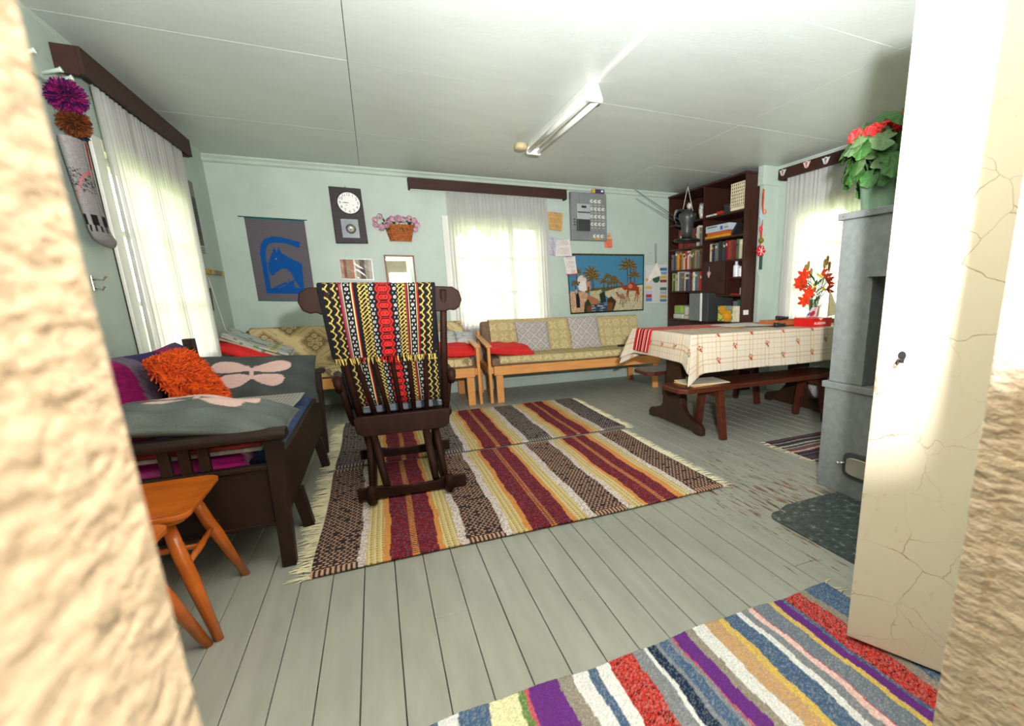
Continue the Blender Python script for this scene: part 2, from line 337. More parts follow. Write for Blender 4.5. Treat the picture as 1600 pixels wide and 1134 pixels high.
# entrance hall behind the camera
MB().box(-1.3, -1.2, -1.6, FRONT_Y0, 0, ZC).box(1.6, 1.7, -1.6, FRONT_Y0, 0, ZC).box(-1.3, .1, -1.7, -1.6, 0, ZC).box(1.0, 1.7, -1.7, -1.6, 0, ZC).box(.1, 1.0, -1.7, -1.6, 1.95, ZC).box(.1, .4, -1.7, -1.6, 0, 1.95).box(.9, 1.0, -1.7, -1.6, 0, 1.95).box(.4, .9, -1.7, -1.6, 0, 1.2).build('wall_hall', M['hall'], kind='structure')  # rear wall opening added so daylight whitens the mirror's reflection
MB().box(-1.2, 1.6, -1.6, FRONT_Y0, ZC-.01, ZC+.012).build('ceiling_hall', M['ceil'], kind='structure')
# door jambs, thick lumpy paint
def jamb(n, pts, lab):
    return MB().prism(pts, 'z', 0, 2.09).build(n, M['jamb'], kind='structure', bevel=.004)
jamb('trim_1', [(JX0, YF), (JX0-.028, YF), (JX0-.028, FRONT_Y0), (JX0+.022, FRONT_Y0), (JX0+.022, .235), (JX0+.012, .252), (JX0, .256)], '')
jamb('trim_2', [(JX1, YF), (JX1+.012, YF+.004), (JX1+.028, YF), (JX1+.028, FRONT_Y0), (JX1-.03, FRONT_Y0), (JX1-.03, .15), (JX1+.006, .17), (JX1+.006, .32), (JX1, .326)], '')
MB().box(JX0-.03, JX1+.03, FRONT_Y0, YF, 2.05, 2.09).build('trim_3', M['jamb'], kind='structure')
# crown mouldings and skirting
prof = [(0, 0), (.055, 0), (.05, -.012), (.03, -.03), (.022, -.048), (.012, -.056), (0, -.06)]
MB().prism([(YB-a, ZC+b) for a, b in prof], 'x', XL, XR).build('trim_4', M['trim'], kind='structure')
MB().prism([(XR-a*.6, ZC+b*.6) for a, b in prof], 'y', YF, YB).build('trim_5', M['trim'], kind='structure')
MB().prism([(XL+a*.25, ZC+b*.25) for a, b in prof], 'y', YF, YB).build('trim_6', M['trim'], kind='structure')
MB().box(XL, XR, YB-.015, YB, 0, .09).build('baseboard_back', M['trim'], kind='structure', bevel=.003)
MB().box(XL, XL+.015, YF, YB, 0, .09).build('baseboard_left', M['trim'], kind='structure', bevel=.003)
MB().box(XR-.015, XR, YF, YB, 0, .09).build('baseboard_right', M['trim'], kind='structure', bevel=.003)
# wall pilaster beside the bookcase, pale casing boards
pl = MB().box(3.715, XR, 4.14, 4.205, 0, 2.24).build('trim_7', M['wall'], kind='structure', bevel=.004)
MB().box(3.69, XR, 4.125, 4.212, 2.13, ZC).build('pilaster_cap', M['trim'], pl, bevel=.004)
MB().tube([(XL+.003, 3.572, .4), (XL+.003, 3.572, 1.9)], .003, 5).build('casing_gap_line', M['gap'], kind='structure')  # thin dark tube added to imitate the dark gap along the window casing

def window(n, axis, wallp, inward, h):
    """frame, mullions and panes in a wall hole; casing boards on the room side"""
    a0, a1, z0, z1 = h; am = (a0+a1)/2
    def bx(m, u0, u1, za, zb, d0, d1):   # d measured from wall face outwards (+ = outside)
        p, q = wallp-inward*d0, wallp-inward*d1; p, q = min(p, q), max(p, q)
        return m.box(p, q, u0, u1, za, zb) if axis == 'x' else m.box(u0, u1, p, q, za, zb)
    f = MB(); t_ = .05
    for u0, u1, za, zb in ((a0, a0+t_, z0, z1), (a1-t_, a1, z0, z1), (a0, a1, z0, z0+t_), (a0, a1, z1-t_, z1)): bx(f, u0, u1, za, zb, .04, .10)
    w_ = f.build(n, M['white'], kind='structure', bevel=.003)
    bx(MB(), am-.03, am+.03, z0, z1, .045, .095).build('mullion', M['white'], w_, bevel=.003)
    for k in (1, 2):
        z = z0+(z1-z0)*k/3; bx(MB(), a0, a1, z-.014, z+.014, .05, .085).build('glazing_bar', M['white'], w_)
    for u0, u1 in ((a0+t_, am-.03), (am+.03, a1-t_)):
        for k in range(3):
            za, zb = z0+(z1-z0)*k/3, z0+(z1-z0)*(k+1)/3
            bx(MB(), u0, u1, za, zb, .066, .07).build('pane', M['glass'], w_)
    c = .1
    for u0, u1, za, zb in ((a0-c, a0+.01, z0-c, z1+c*.5), (a1-.01, a1+c, z0-c, z1+c*.5), (a0+.011, a1-.011, z1-.01, z1+c*.5)):
        bx(MB(), u0, u1, za, zb, -.018, .04).build('casing', M['white'], w_, bevel=.004)
    bx(MB(), a0-c, a1+c, z0-.03, z0+.01, -.05, .05).build('window_sill', M['white'], w_, bevel=.004)
    return w_
window('window_1', 'x', XL, 1, WL); window('window_2', 'y', YB, -1, WB); window('window_3', 'x', XR, -1, WR)
# outdoors
MB().box(-60, 60, -60, 60, -.9, -.8).build('ground', pm('meadow', (150, 165, 95), .9, .2, 2), kind='structure')
M['tree'] = pm('tree_leaves', (120, 160, 40), .8, .25, 3); M['bark'] = pm('bark', (80, 66, 50), .9, .2, 20, bump=.5)
def tree(loc, R, H0, lab, seed):
    g = np.random.default_rng(seed); t = thing('broadleaf_tree', lab, 'tree', loc, group=None)
    x, y, z = loc; MB().tube([(x, y, z), (x+.1, y, z+H0*.6), (x, y+.1, z+H0+R[2])], [.18, .13, .05]).build('trunk', M['bark'], t, smooth=True)
    n = 3200; d = g.normal(size=(n, 3)); d /= np.linalg.norm(d, axis=1)[:, None]; d *= (g.random(n)**.4)[:, None]
    c = d*np.array(R)+np.array([x, y, z+H0+R[2]]); a = g.normal(size=(n, 3)); b = g.normal(size=(n, 3)); b = np.cross(a, b)
    a /= np.linalg.norm(a, axis=1)[:, None]; b /= np.linalg.norm(b, axis=1)[:, None]; s_ = .16
    Vv = np.stack([c-a*s_, c-b*s_*.6, c+a*s_, c+b*s_*.6], 1).reshape(-1, 3)
    mk('foliage', Vv, np.arange(4*n).reshape(-1, 4), M['tree'], t, kind='stuff')
tree((1.4, 11.6, -.8), (3.2, 1.4, 1.5), 3.1, 'leafy green tree outside the window behind the sofas', 1)
tree((-6.2, 4.9, -.8), (1.4, 3.0, 1.6), 3.6, 'leafy green tree outside the window above the settle', 2)
tree((9.2, 5.6, -.8), (1.4, 3.2, 1.5), 3.0, 'leafy green tree outside the window beside the bookcase', 3)

# ------------------------------------------------------------------ curtains and pelmets
def curtain(label, axis, base, a0, a1, z0, z1, folds, amp, seed, flare=0):
    nu, nv = int((a1-a0)/.006), 30; g = np.random.default_rng(seed)
    u = np.linspace(0, 1, nu)[None, :]; v = np.linspace(0, 1, nv)[:, None]
    ph = 2*PI*folds*(u+.012*np.sin(9*u+seed)+.01*np.sin(23*u+2*seed))
    d = amp*(np.sin(ph)+.35*np.sin(2.3*ph+seed))*(.55+.45*(1-v))+.006*np.sin(5*u+3*v)
    A = a0+(a1-a0)*u+flare*(1-v)*(u-.5)+0*v; Z = z0+(z1-z0)*v+0*u
    Pp = np.stack([base+d, A, Z], -1) if axis == 'x' else np.stack([A, base+d, Z], -1)
    return sheet('curtain', Pp, M['curtain'], label=label, cat='curtain', group='white sheer curtains')
curtain('white sheer pleated curtain over the window above the dark settle', 'x', XL+.06, 3.60, 4.88, .3, 2.14, 24, .016, 1)
curtain('left panel of the white sheer curtain behind the sofas', 'y', YB-.06, .80, 1.50, .3, 2.15, 17, .013, 2)
curtain('right panel of the white sheer curtain behind the sofas', 'y', YB-.075, 1.43, 1.90, .3, 2.15, 12, .013, 3)
curtain('white sheer curtain beside the bookcase, behind the flowers on the table', 'x', XR-.06, 2.45, 3.98, .5, 2.17, 26, .015, 4)
def pelmet(label, axis, wallp, inward, a0, a1, z0, z1, d):
    t = thing('curtain_pelmet', label, 'pelmet', (wallp+inward*d/2, (a0+a1)/2, z0) if axis == 'x' else ((a0+a1)/2, wallp+inward*d/2, z0), group='dark brown curtain pelmets')
    def bx(p, q, u0, u1, za, zb):
        p, q = sorted((wallp+inward*p, wallp+inward*q)); return MB().box(p, q, u0, u1, za, zb) if axis == 'x' else MB().box(u0, u1, p, q, za, zb)
    bx(d-.018, d, a0, a1, z0, z1).build('front_board', M['brown'], t, bevel=.002)
    bx(.001, d-.018, a0, a0+.018, z0-.004, z1).build('end_board', M['brown'], t, bevel=.002)
    bx(.001, d-.018, a1-.018, a1, z0-.004, z1).build('end_board', M['brown'], t, bevel=.002)
    bx(.001, d-.018, a0+.018, a1-.018, z1-.02, z1-.004).build('top_board', M['brown'], t)
    return t
pelmet('dark brown pelmet above the curtain on the left wall', 'x', XL, 1, 3.42, 4.97, 2.125, 2.243, .105)
pelmet('dark brown pelmet above the curtain behind the sofas', 'y', YB, -1, .44, 2.13, 2.14, 2.242, .11)
pelmet('dark brown pelmet decorated with little angel cut-outs on the right wall', 'x', XR, -1, 2.3, 4.05, 2.165, 2.262, .11)
for i, (y, z, lab) in enumerate(((3.987, 2.22, 'pale angel cut-out nearest the bookcase on the right pelmet'), (3.684, 2.227, 'pinkish angel cut-out second from the bookcase on the right pelmet'), (3.462, 2.211, 'bluish angel cut-out third from the bookcase on the right pelmet'), (3.161, 2.216, 'cream angel cut-out beside the geranium flowers on the right pelmet'))):
    t = thing('angel_ornament', lab, 'ornament', (XR-.115, y, z-.03), group='angel cut-outs on the pelmet'); c0 = [(200, 200, 196), (226, 190, 184), (186, 206, 210), (226, 206, 196)][i]
    cm = pm('card_%d' % i, c0, .5, .08, 60)
    wing = [(0, -.03), (.02, -.022), (.03, 0), (.045, .028), (.022, .022), (.01, .03), (-.008, .031), (-.022, .022), (-.045, .026), (-.03, -.002), (-.02, -.022)]
    MB().prism([(y+a, z+b) for a, b in wing], 'x', XR-.1165, XR-.1125).build('wings', cm, t)
    MB().ball((XR-.118, y, z+.01), (.004, .012, .014)).build('head', pm('face_%d' % i, (150, 92, 84), .6), t, smooth=True)
    MB().prism([(y-.012, z-.024), (y+.012, z-.024), (y+.009, z), (y-.009, z)], 'x', XR-.119, XR-.1155).build('robe', pm('robe_%d' % i, (188, 150, 150), .6), t)

# ------------------------------------------------------------------ fluorescent ceiling light
t = thing('fluorescent_light', 'white twin-tube fluorescent light fixed to the ceiling', 'ceiling light', (1.34, 3.65, ZC-.1))
wm = pm('white_enamel', (232, 232, 226), .35, .03); tubem = pm('frosted_tube', (222, 222, 214), .2, .02)
MB().prism([(1.305, ZC), (1.375, ZC), (1.388, ZC-.045), (1.36, ZC-.06), (1.32, ZC-.06), (1.292, ZC-.045)], 'y', 3.04, 4.27).build('body', wm, t, bevel=.003)
for x in (1.30, 1.382): MB().tube([(x, 3.035, ZC-.078), (x, 4.275, ZC-.078)], .0165, 14).build('tube', tubem, t, smooth=True)
for y0, y1 in ((3.015, 3.04), (4.27, 4.295)):
    c = MB().prism([(1.307, ZC-.001), (1.373, ZC-.001), (1.402, ZC-.085), (1.396, ZC-.1), (1.284, ZC-.1), (1.278, ZC-.085)], 'y', y0, y1).build('end_cap', wm, t, bevel=.004)
    for x in (1.292, 1.302, 1.374, 1.384): MB().box(x-.002, x+.002, y0-.001, y0+.002, ZC-.07, ZC-.066).build('slot', M['black'], c)
MB().lathe([(.0, 0), (.05, 0), (.052, -.03), (.045, -.042), (0, -.045)], 18, (1.232, 4.27, ZC-.03)).build('junction_box', pm('aged_ivory', (206, 190, 146), .5), t, smooth=True)
MB().box(1.335, 1.352, 1.0, 3.015, ZC-.012, ZC-.0005).build('cable_duct', M['white'], label='white cable strip along the ceiling seam leading to the fluorescent light', cat='cable duct')

# ------------------------------------------------------------------ pillows
def pillow(name, w_, h_, t_, Mx, mat, parent=None, colf=None, n=36, power=2.6, wrinkle=.006, seed=0, sag=0, droop=0, **k):
    u = np.linspace(-1, 1, n); U, Vv = np.meshgrid(u, u)
    th = np.clip((1-np.abs(U)**power)*(1-np.abs(Vv)**power), 0, 1)**.45
    pin = 1-.07*(np.abs(U*Vv)**2)*0; edge = 1-.05*np.cos(U*PI/2)*(Vv**2); ed2 = 1-.05*np.cos(Vv*PI/2)*(U**2)
    X = U*w_/2*ed2; Y = Vv*h_/2*edge
    dp_ = droop*np.clip(U, 0, 1)**2*(1-Vv)/2
    wr = wrinkle*(np.sin(7*U+3*Vv+seed)+np.sin(11*Vv-4*U+2*seed)+.7*np.sin(17*U*Vv+seed))*th-dp_
    top = np.stack([X, Y, t_/2*th+wr-sag*U*U], -1); bot = np.stack([X, Y, -t_/2*th*.8-sag*U*U-dp_], -1)
    A = top.reshape(-1, 3); i = np.arange(n*n).reshape(n, n)
    rim = np.zeros((n, n), bool); rim[0], rim[-1], rim[:, 0], rim[:, -1] = 1, 1, 1, 1
    Vx = np.concatenate([A, bot.reshape(-1, 3)]); F1 = gridF(n, n); F2 = F1[:, ::-1]+n*n
    b = np.concatenate([i[0, :], i[1:, -1], i[-1, -2::-1], i[-2:0:-1, 0]]); b2 = np.roll(b, -1)
    F3 = np.stack([b, b+n*n, b2+n*n, b2], -1); F = np.concatenate([F1, F2, F3])
    R3 = np.array(Mx.to_3x3()); T = np.array(Mx.translation); Vx = Vx@R3.T+T
    cols = None
    if colf is not None: c = colf(U, Vv).reshape(-1, 3); cols = np.concatenate([c, c])
    return mk(name, Vx, F, mat, parent, smooth=True, cols=cols, **k)
def full(shape, c): return np.ones(shape+(3,))*np.array(c, float)
def butterfly(U, Vv, base=(86, 88, 86), wing=(214, 178, 168), oy=.05):
    c = full(U.shape, base); c *= (1+.08*np.sin(9*U+4*Vv)[..., None]*np.cos(5*Vv-3*U)[..., None])
    x = (U+.10)*1.12; y = (Vv-oy)*1.02
    def el(cx, cy, rx, ry, a):
        dx, dy = x-cx, y-cy; p = dx*math.cos(a)+dy*math.sin(a); q = -dx*math.sin(a)+dy*math.cos(a)
        return (p/rx)**2+(q/(ry*(1+.4*np.clip(p/rx, -1, 1))))**2 < 1
    m = np.zeros(U.shape, bool)
    m |= el(.36, .28, .40, .22, .35); m |= el(.30, -.22, .30, .24, -.35)
    x = -x; m |= el(.36, .28, .40, .22, .35); m |= el(.30, -.22, .30, .24, -.35); x = -x
    m |= (np.abs(x) < .03) & (np.abs(y) < .2); m |= (np.abs(np.abs(x)-.35*(y-.15)) < .012) & (y > .15) & (y < .36)
    c[m] = wing; return c

# ------------------------------------------------------------------ settle (dark wooden pull-out bench)
t = thing('wooden_settle', 'dark brown wooden settle with worn paint along the left wall', 'bench', (-.74, 3.07, 0)); W = M['settle']
YN, YFAR = 2.24, 3.9
def post(x, y, zt, top_w=.06, bot_w=.05, lean=-.02):
    return MB().hexa([(x-bot_w/2+lean, y-.025, 0), (x+bot_w/2+lean, y-.025, 0), (x+bot_w/2+lean, y+.025, 0), (x-bot_w/2+lean, y+.025, 0)],
                     [(x-top_w/2, y-.03, zt), (x+top_w/2, y-.03, zt), (x+top_w/2, y+.03, zt), (x-top_w/2, y+.03, zt)])
post(-.42, YN, .545).build('leg', W, t, bevel=.004); post(-.42, YFAR, .575).build('leg', W, t, bevel=.004)
for y in (2.62, 3.56): MB().hexa([(-.43, y-.025, 0), (-.385, y-.025, 0), (-.385, y+.025, 0), (-.43, y+.025, 0)], [(-.46, y-.03, .2), (-.41, y-.03, .2), (-.41, y+.03, .2), (-.46, y+.03, .2)]).build('leg', W, t, bevel=.003)
for y, zt in ((YN, .81), (YFAR, .845)):
    MB().hexa([(-1.09, y-.025, 0), (-1.03, y-.025, 0), (-1.03, y+.025, 0), (-1.09, y+.025, 0)], [(-1.10, y-.028, zt), (-1.045, y-.028, zt), (-1.045, y+.028, zt), (-1.10, y+.028, zt)]).build('back_post', W, t, bevel=.004)
a = [(YN-.04, .545), (YN+.04, .545), (YN+.042, .565), (YN+.03, .585), (YN-.03, .585), (YN-.042, .565)]
MB().prism(a, 'x', -1.1, -.372).build('armrest', W, t, bevel=.006)
MB().prism([(-1.06, .575), (-.40, .575), (-.372, .572), (-.362, .585), (-.366, .605), (-.385, .612), (-.41, .603), (-1.06, .607)], 'y', YFAR-.035, YFAR+.035).build('armrest', W, t, bevel=.006)
MB().box(-1.04, -.445, YN-.008, YN+.008, .2, .425).build('end_panel', W, t); MB().box(-1.04, -.445, YN-.02, YN+.02, .425, .445).build('end_rail', W, t, bevel=.004)
MB().box(-1.04, -.445, YN-.014, YN+.014, .185, .2).build('end_rail', W, t, bevel=.003)
for x in (-.76, -.703, -.645, -.88, -.94): MB().box(x-.017, x+.017, YN-.01, YN+.01, .445, .545).build('slat', W, t, bevel=.002)
MB().box(-1.04, -.445, YFAR-.008, YFAR+.008, .2, .575).build('end_panel', W, t)
MB().hexa([(-.445, YN+.03, .19), (-.425, YN+.03, .19), (-.425, YFAR-.03, .19), (-.445, YFAR-.03, .19)], [(-.43, YN+.03, .455), (-.408, YN+.03, .455), (-.408, YFAR-.03, .455), (-.43, YFAR-.03, .455)]).build('front_panel', W, t, bevel=.004)
MB().box(-1.07, -.445, YN+.03, YFAR-.03, .36, .385).build('seat_board', W, t)
MB().box(-1.085, -1.055, YN+.03, YFAR-.03, .735, .80).build('back_rail', W, t, bevel=.005); MB().box(-1.08, -1.06, YN+.03, YFAR-.03, .46, .52).build('back_rail', W, t, bevel=.004)
# blue mattress with tufted sections
nu, nv = 140, 50; u, v = np.meshgrid(np.linspace(0, 1, nu), np.linspace(0, 1, nv))
puff = np.abs(np.sin(u*PI*3))**.35; prof_ = np.clip((1-np.abs(2*v-1)**6), 0, 1)**.5
Z = .39+.085*(.55+.45*puff)*(.25+.75*prof_)+.02*puff; Pp = np.stack([-1.05+.63*v, YN+.19+1.42*u, Z], -1)
Pb = np.stack([-1.05+.63*v, YN+.19+1.42*u, np.full_like(Z, .387)], -1)
Vx = np.concatenate([Pp.reshape(-1, 3), Pb.reshape(-1, 3)]); F1 = gridF(nu, nv); i = np.arange(nu*nv).reshape(nv, nu)
b = np.concatenate([i[0, :], i[1:, -1], i[-1, -2::-1], i[-2:0:-1, 0]]); b2 = np.roll(b, -1)
mk('mattress', Vx, np.concatenate([F1[:, ::-1], F1+nu*nv, np.stack([b, b2, b2+nu*nv, b+nu*nv], -1)]), pm('blue_cotton', (52, 70, 106), .85, .1, 14, bump=.3), smooth=True, label='dark blue padded mattress lying on the wooden settle', cat='mattress')
# striped runner on the mattress
u, v = np.meshgrid(np.linspace(0, 1, 90), np.linspace(0, 1, 70)); Pp = np.stack([-1.0+.55*u, 2.75+.72*v, .517+.006*np.sin(6*v)+0*u], -1)
st = (v*26) % 1; c = full(u.shape, (178, 180, 170)); idx = (v*26).astype(int)
for k, cc in enumerate(((60, 60, 70), (170, 60, 70), (80, 110, 90), (90, 70, 110))): c[(st < .42) & (idx % 4 == k)] = cc
c[(st < .42) & ((u*60).astype(int) % 2 == 0)] = (178, 180, 170)
sheet('striped_throw', Pp, M['weave'], cols=c, solid=.004, label='grey woven throw with thin coloured stripes spread on the blue mattress', cat='throw')
# magenta cushion under the near armrest
pillow('cushion', .52, .17, .10, Matrix.Translation((-.78, 2.345, .437)) @ Matrix.Rotation(.03, 4, 'Z'), pm('magenta_satin', (134, 12, 92), .35, .1), label='magenta satin cushion squeezed behind the slats of the settle arm', cat='cushion', seed=2)
# striped grey-red folded blanket behind the slats
bl = thing('folded_blanket', 'folded grey blanket with red edging above the magenta cushion', 'blanket', (-.78, 2.42, .53))
for k in range(2): MB().box(-1.02, -.47, 2.27, 2.42, .492+k*.019, .509+k*.019).build('fold', pm('blanket_%d' % k, ((150, 148, 142), (140, 40, 44))[k], .95, .15, 40, bump=.4), bl, bevel=.006)
# grey denim butterfly pillows
Mx = frame((-.68, 2.44, .618), (1, .0, -.13), (.0, 1, .02))
pillow('pillow', .62, .44, .13, Mx, M['denim'], colf=lambda U, Vv: butterfly(U, Vv, (98, 102, 99), oy=.26), label='grey denim pillow with pink butterfly lying on the near settle arm', cat='pillow', n=90, group='butterfly pillows', seed=1, sag=.012, droop=.035)
Mx = frame((-.70, 3.66, .583), (1, .06, -.05), (.0, .62, .78))
pillow('pillow', .62, .36, .14, Mx, M['denim'], colf=lambda U, Vv: butterfly(U, Vv, (74, 77, 75)), label='grey denim pillow with pink butterfly leaning at the far settle end', cat='pillow', n=90, group='butterfly pillows', seed=3, wrinkle=.004)
# purple felted blanket over the back rest
u, v = np.meshgrid(np.linspace(0, 1, 70), np.linspace(0, 1, 60)); s_ = v*.86
hang = np.stack([np.interp(s_, [0, .28, .33, .39, .86], [-1.115, -1.115, -1.07, -1.02, -.93]), 2.3+1.38*u, np.interp(s_, [0, .28, .33, .39, .86], [.54, .80, .832, .80, .50])], -1)
hang[..., 0] += .012*np.sin(9*u+4*v); hang[..., 2] += .008*np.sin(7*u)
c = full(u.shape, (70, 56, 100)); band = u+.03*np.sin(9*v)+.04*(1-v)
for a0, a1, cc in ((0, .12, (96, 10, 70)), (.12, .40, (140, 14, 88)), (.40, .5, (112, 100, 120)), (.5, .72, (62, 50, 98)), (.72, .88, (150, 44, 92)), (.88, 1.3, (88, 52, 100))): c[(band >= a0) & (band < a1)] = cc
c *= (1+.25*(RNG.random(u.shape)-.5))[..., None]
sheet('felt_blanket', hang, M['weave'], cols=c, solid=.012, label='purple and magenta felted blanket draped over the settle back', cat='blanket')
# orange shaggy cushion
Mx = frame((-.865, 3.05, .665), (0, 1, .02), (-.42, 0, .9))
t = thing('shaggy_cushion', 'bright orange shaggy cushion leaning against the settle back', 'cushion', (-.865, 3.05, .51))
om = pm('orange_wool', (244, 82, 10), .9, .2, 30)
pillow('cushion_body', .44, .34, .12, Mx, om, t, n=20)
n = 4200; g = RNG; U = g.uniform(-.98, .98, n); Vv = g.uniform(-.98, .98, n); th = np.clip((1-np.abs(U)**2.6)*(1-np.abs(Vv)**2.6), 0, 1)**.45
kk = g.random(n) < .3; sd_ = g.integers(0, 4, n); U = np.where(kk & (sd_ == 0), -1.0, np.where(kk & (sd_ == 1), 1.0, U)); Vv = np.where(kk & (sd_ == 2), -1.0, np.where(kk & (sd_ == 3), 1.0, Vv)); th = np.clip((1-np.abs(U)**2.6)*(1-np.abs(Vv)**2.6), 0, 1)**.45
p = np.stack([U*.218, Vv*.168, .06*th-np.where(kk, .012, 0)], 1); nrm = np.stack([U*.8, Vv*.8, np.where(kk, .25, .8)], 1)+g.normal(0, .45, (n, 3)); nrm /= np.linalg.norm(nrm, axis=1)[:, None]
sd = np.cross(nrm, g.normal(size=(n, 3))); sd /= np.linalg.norm(sd, axis=1)[:, None]; dr = g.normal(0, .6, (n, 3)); dr[:, 1] -= .5
q0 = p-sd*.0028; q1 = p+sd*.0028; mid = p+nrm*.018; e = mid+nrm*.006+dr*.012
Vx = np.stack([q0, q1, mid+sd*.0034, mid-sd*.0034, e+sd*.002, e-sd*.002], 1).reshape(-1, 3); k6 = np.arange(n)[:, None]*6
F = np.concatenate([k6+np.array([[0, 1, 2, 3]]), k6+np.array([[3, 2, 4, 5]])])
R3 = np.array(Mx.to_3x3()); mk('pile', Vx@R3.T+np.array(Mx.translation), F, om, t, kind='stuff')

# ------------------------------------------------------------------ orange stools
def stool(label, cx, cy, rz, feet=None):
    t = thing('wooden_stool', label, 'stool', (cx, cy, 0), rz, group='orange wooden stools', local=True)
    hw = .205; pts = []
    for sx, sy in ((1, 1), (-1, 1), (-1, -1), (1, -1)):
        for k in range(7):
            a = math.atan2(sy, sx)-PI/4+k*PI/12; pts.append((sx*(hw-.05)+.05*math.cos(a), sy*(hw-.045)+.045*math.sin(a)))
    s_ = MB().prism([(x*.86, y*.86) for x, y in pts], 'z', .405, .405).build if 0 else None
    m = MB(); n = len(pts); m.add([(x*.88, y*.88, .402) for x, y in pts]+[(x, y, .425) for x, y in pts]+[(x, y, .44) for x, y in pts]+[(x*.8, y*.8, .434) for x, y in pts],
        [tuple(range(n))[::-1]]+[(r*n+i, r*n+(i+1) % n, (r+1)*n+(i+1) % n, (r+1)*n+i) for r in range(3) for i in range(n)]+[tuple(range(3*n, 4*n))])
    m.build('seat', M['orange'], t, bevel=.003)
    for sx in (1, -1):
        for sy in (1, -1):
            MB().tube([(sx*.125, sy*.125, .41), (sx*.15, sy*.15, .28), (sx*.165, sy*.165, .22), (sx*.215, sy*.215, 0)], [.017, .021, .0215, .0135], 12).build('leg', M['orange'], t, smooth=True)
    for sx in (1, -1): MB().tube([(sx*.158, -.158, .25), (sx*.16, 0, .25), (sx*.158, .158, .25)], [.008, .012, .008], 10).build('stretcher', M['orange'], t, smooth=True)
    MB().tube([(-.158, 0, .25), (0, 0, .25), (.158, 0, .25)], [.008, .012, .008], 10).build('stretcher', M['orange'], t, smooth=True)
stool('orange varnished wooden stool standing beside the near end of the settle', -.80, 2.008, .02)
stool('orange varnished wooden stool nearest the door jamb, partly hidden', -.83, 1.575, -.05)

# ------------------------------------------------------------------ sofas
def crochet_star(X, Y):
    tx, ty = .40, .34; u = ((X/tx) % 1)*2-1; v = ((Y/ty+.35) % 1)*2-1; G = (216, 194, 144); dark = (146, 124, 92); c = full(X.shape, G)
    a = np.arctan2(v, u); r = np.hypot(u, v); c[(np.abs(np.sin(4*a+.4)) < .12) & (r < .8)] = (170, 142, 96); c[(np.abs(np.sin(2*a)) < .03)] = (160, 130, 86)
    for cu, cv_ in ((np.abs(u)-1, v), (u, np.abs(v)-1)):
        d = np.abs(cu)/.62+np.abs(cv_)/.62; m = d < 1; c[m] = dark; c[m & (RNG.random(X.shape) > .8)] = (170, 142, 100)
        for px, py in ((0, .34), (0, -.34), (.19, .12), (-.19, .12), (.19, -.14), (-.19, -.14), (0, 0)):
            q = np.hypot(cu-px, (cv_-py)); c[q < .12] = G; c[q < .035] = dark
        c[(np.abs(d-1.12) < .035)] = (164, 134, 90)
    return c
def crochet_ring(X, Y):
    t_ = .115; u = ((X/t_) % 1)*2-1; v = ((Y/t_) % 1)*2-1; c = full(X.shape, (194, 176, 126)); r = np.hypot(u, v); a = np.arctan2(v, u); k = ((X//t_)+(Y//t_)) % 2 == 0
    rr = .62+.12*np.sign(np.sin(8*a)); c[(np.abs(r-rr) < .13) & k] = (222, 204, 154); c[(r < .26) & (r > .1) & k] = (220, 202, 152)
    c[((np.abs(u-v) < .22) | (np.abs(u+v) < .22)) & (r < .95) & ~k] = (220, 202, 152); c[(r < .14) & ~k] = (184, 164, 114)
    h = RNG.random(X.shape) > .7; c[h] *= .93; return c
def lace_diamond(U, Vv):
    c = full(U.shape, (170, 162, 158)); a = (U*1.5+Vv*1.5); b = (U*1.5-Vv*1.5); fa = np.abs((a % 1)-.5); fb = np.abs((b % 1)-.5)
    c[(fa > .46) | (fb > .46)] = (214, 204, 192); r = np.hypot(((a % 1)-.5), ((b % 1)-.5)); c[(r < .22) & (r > .12)] = (198, 190, 182); return c
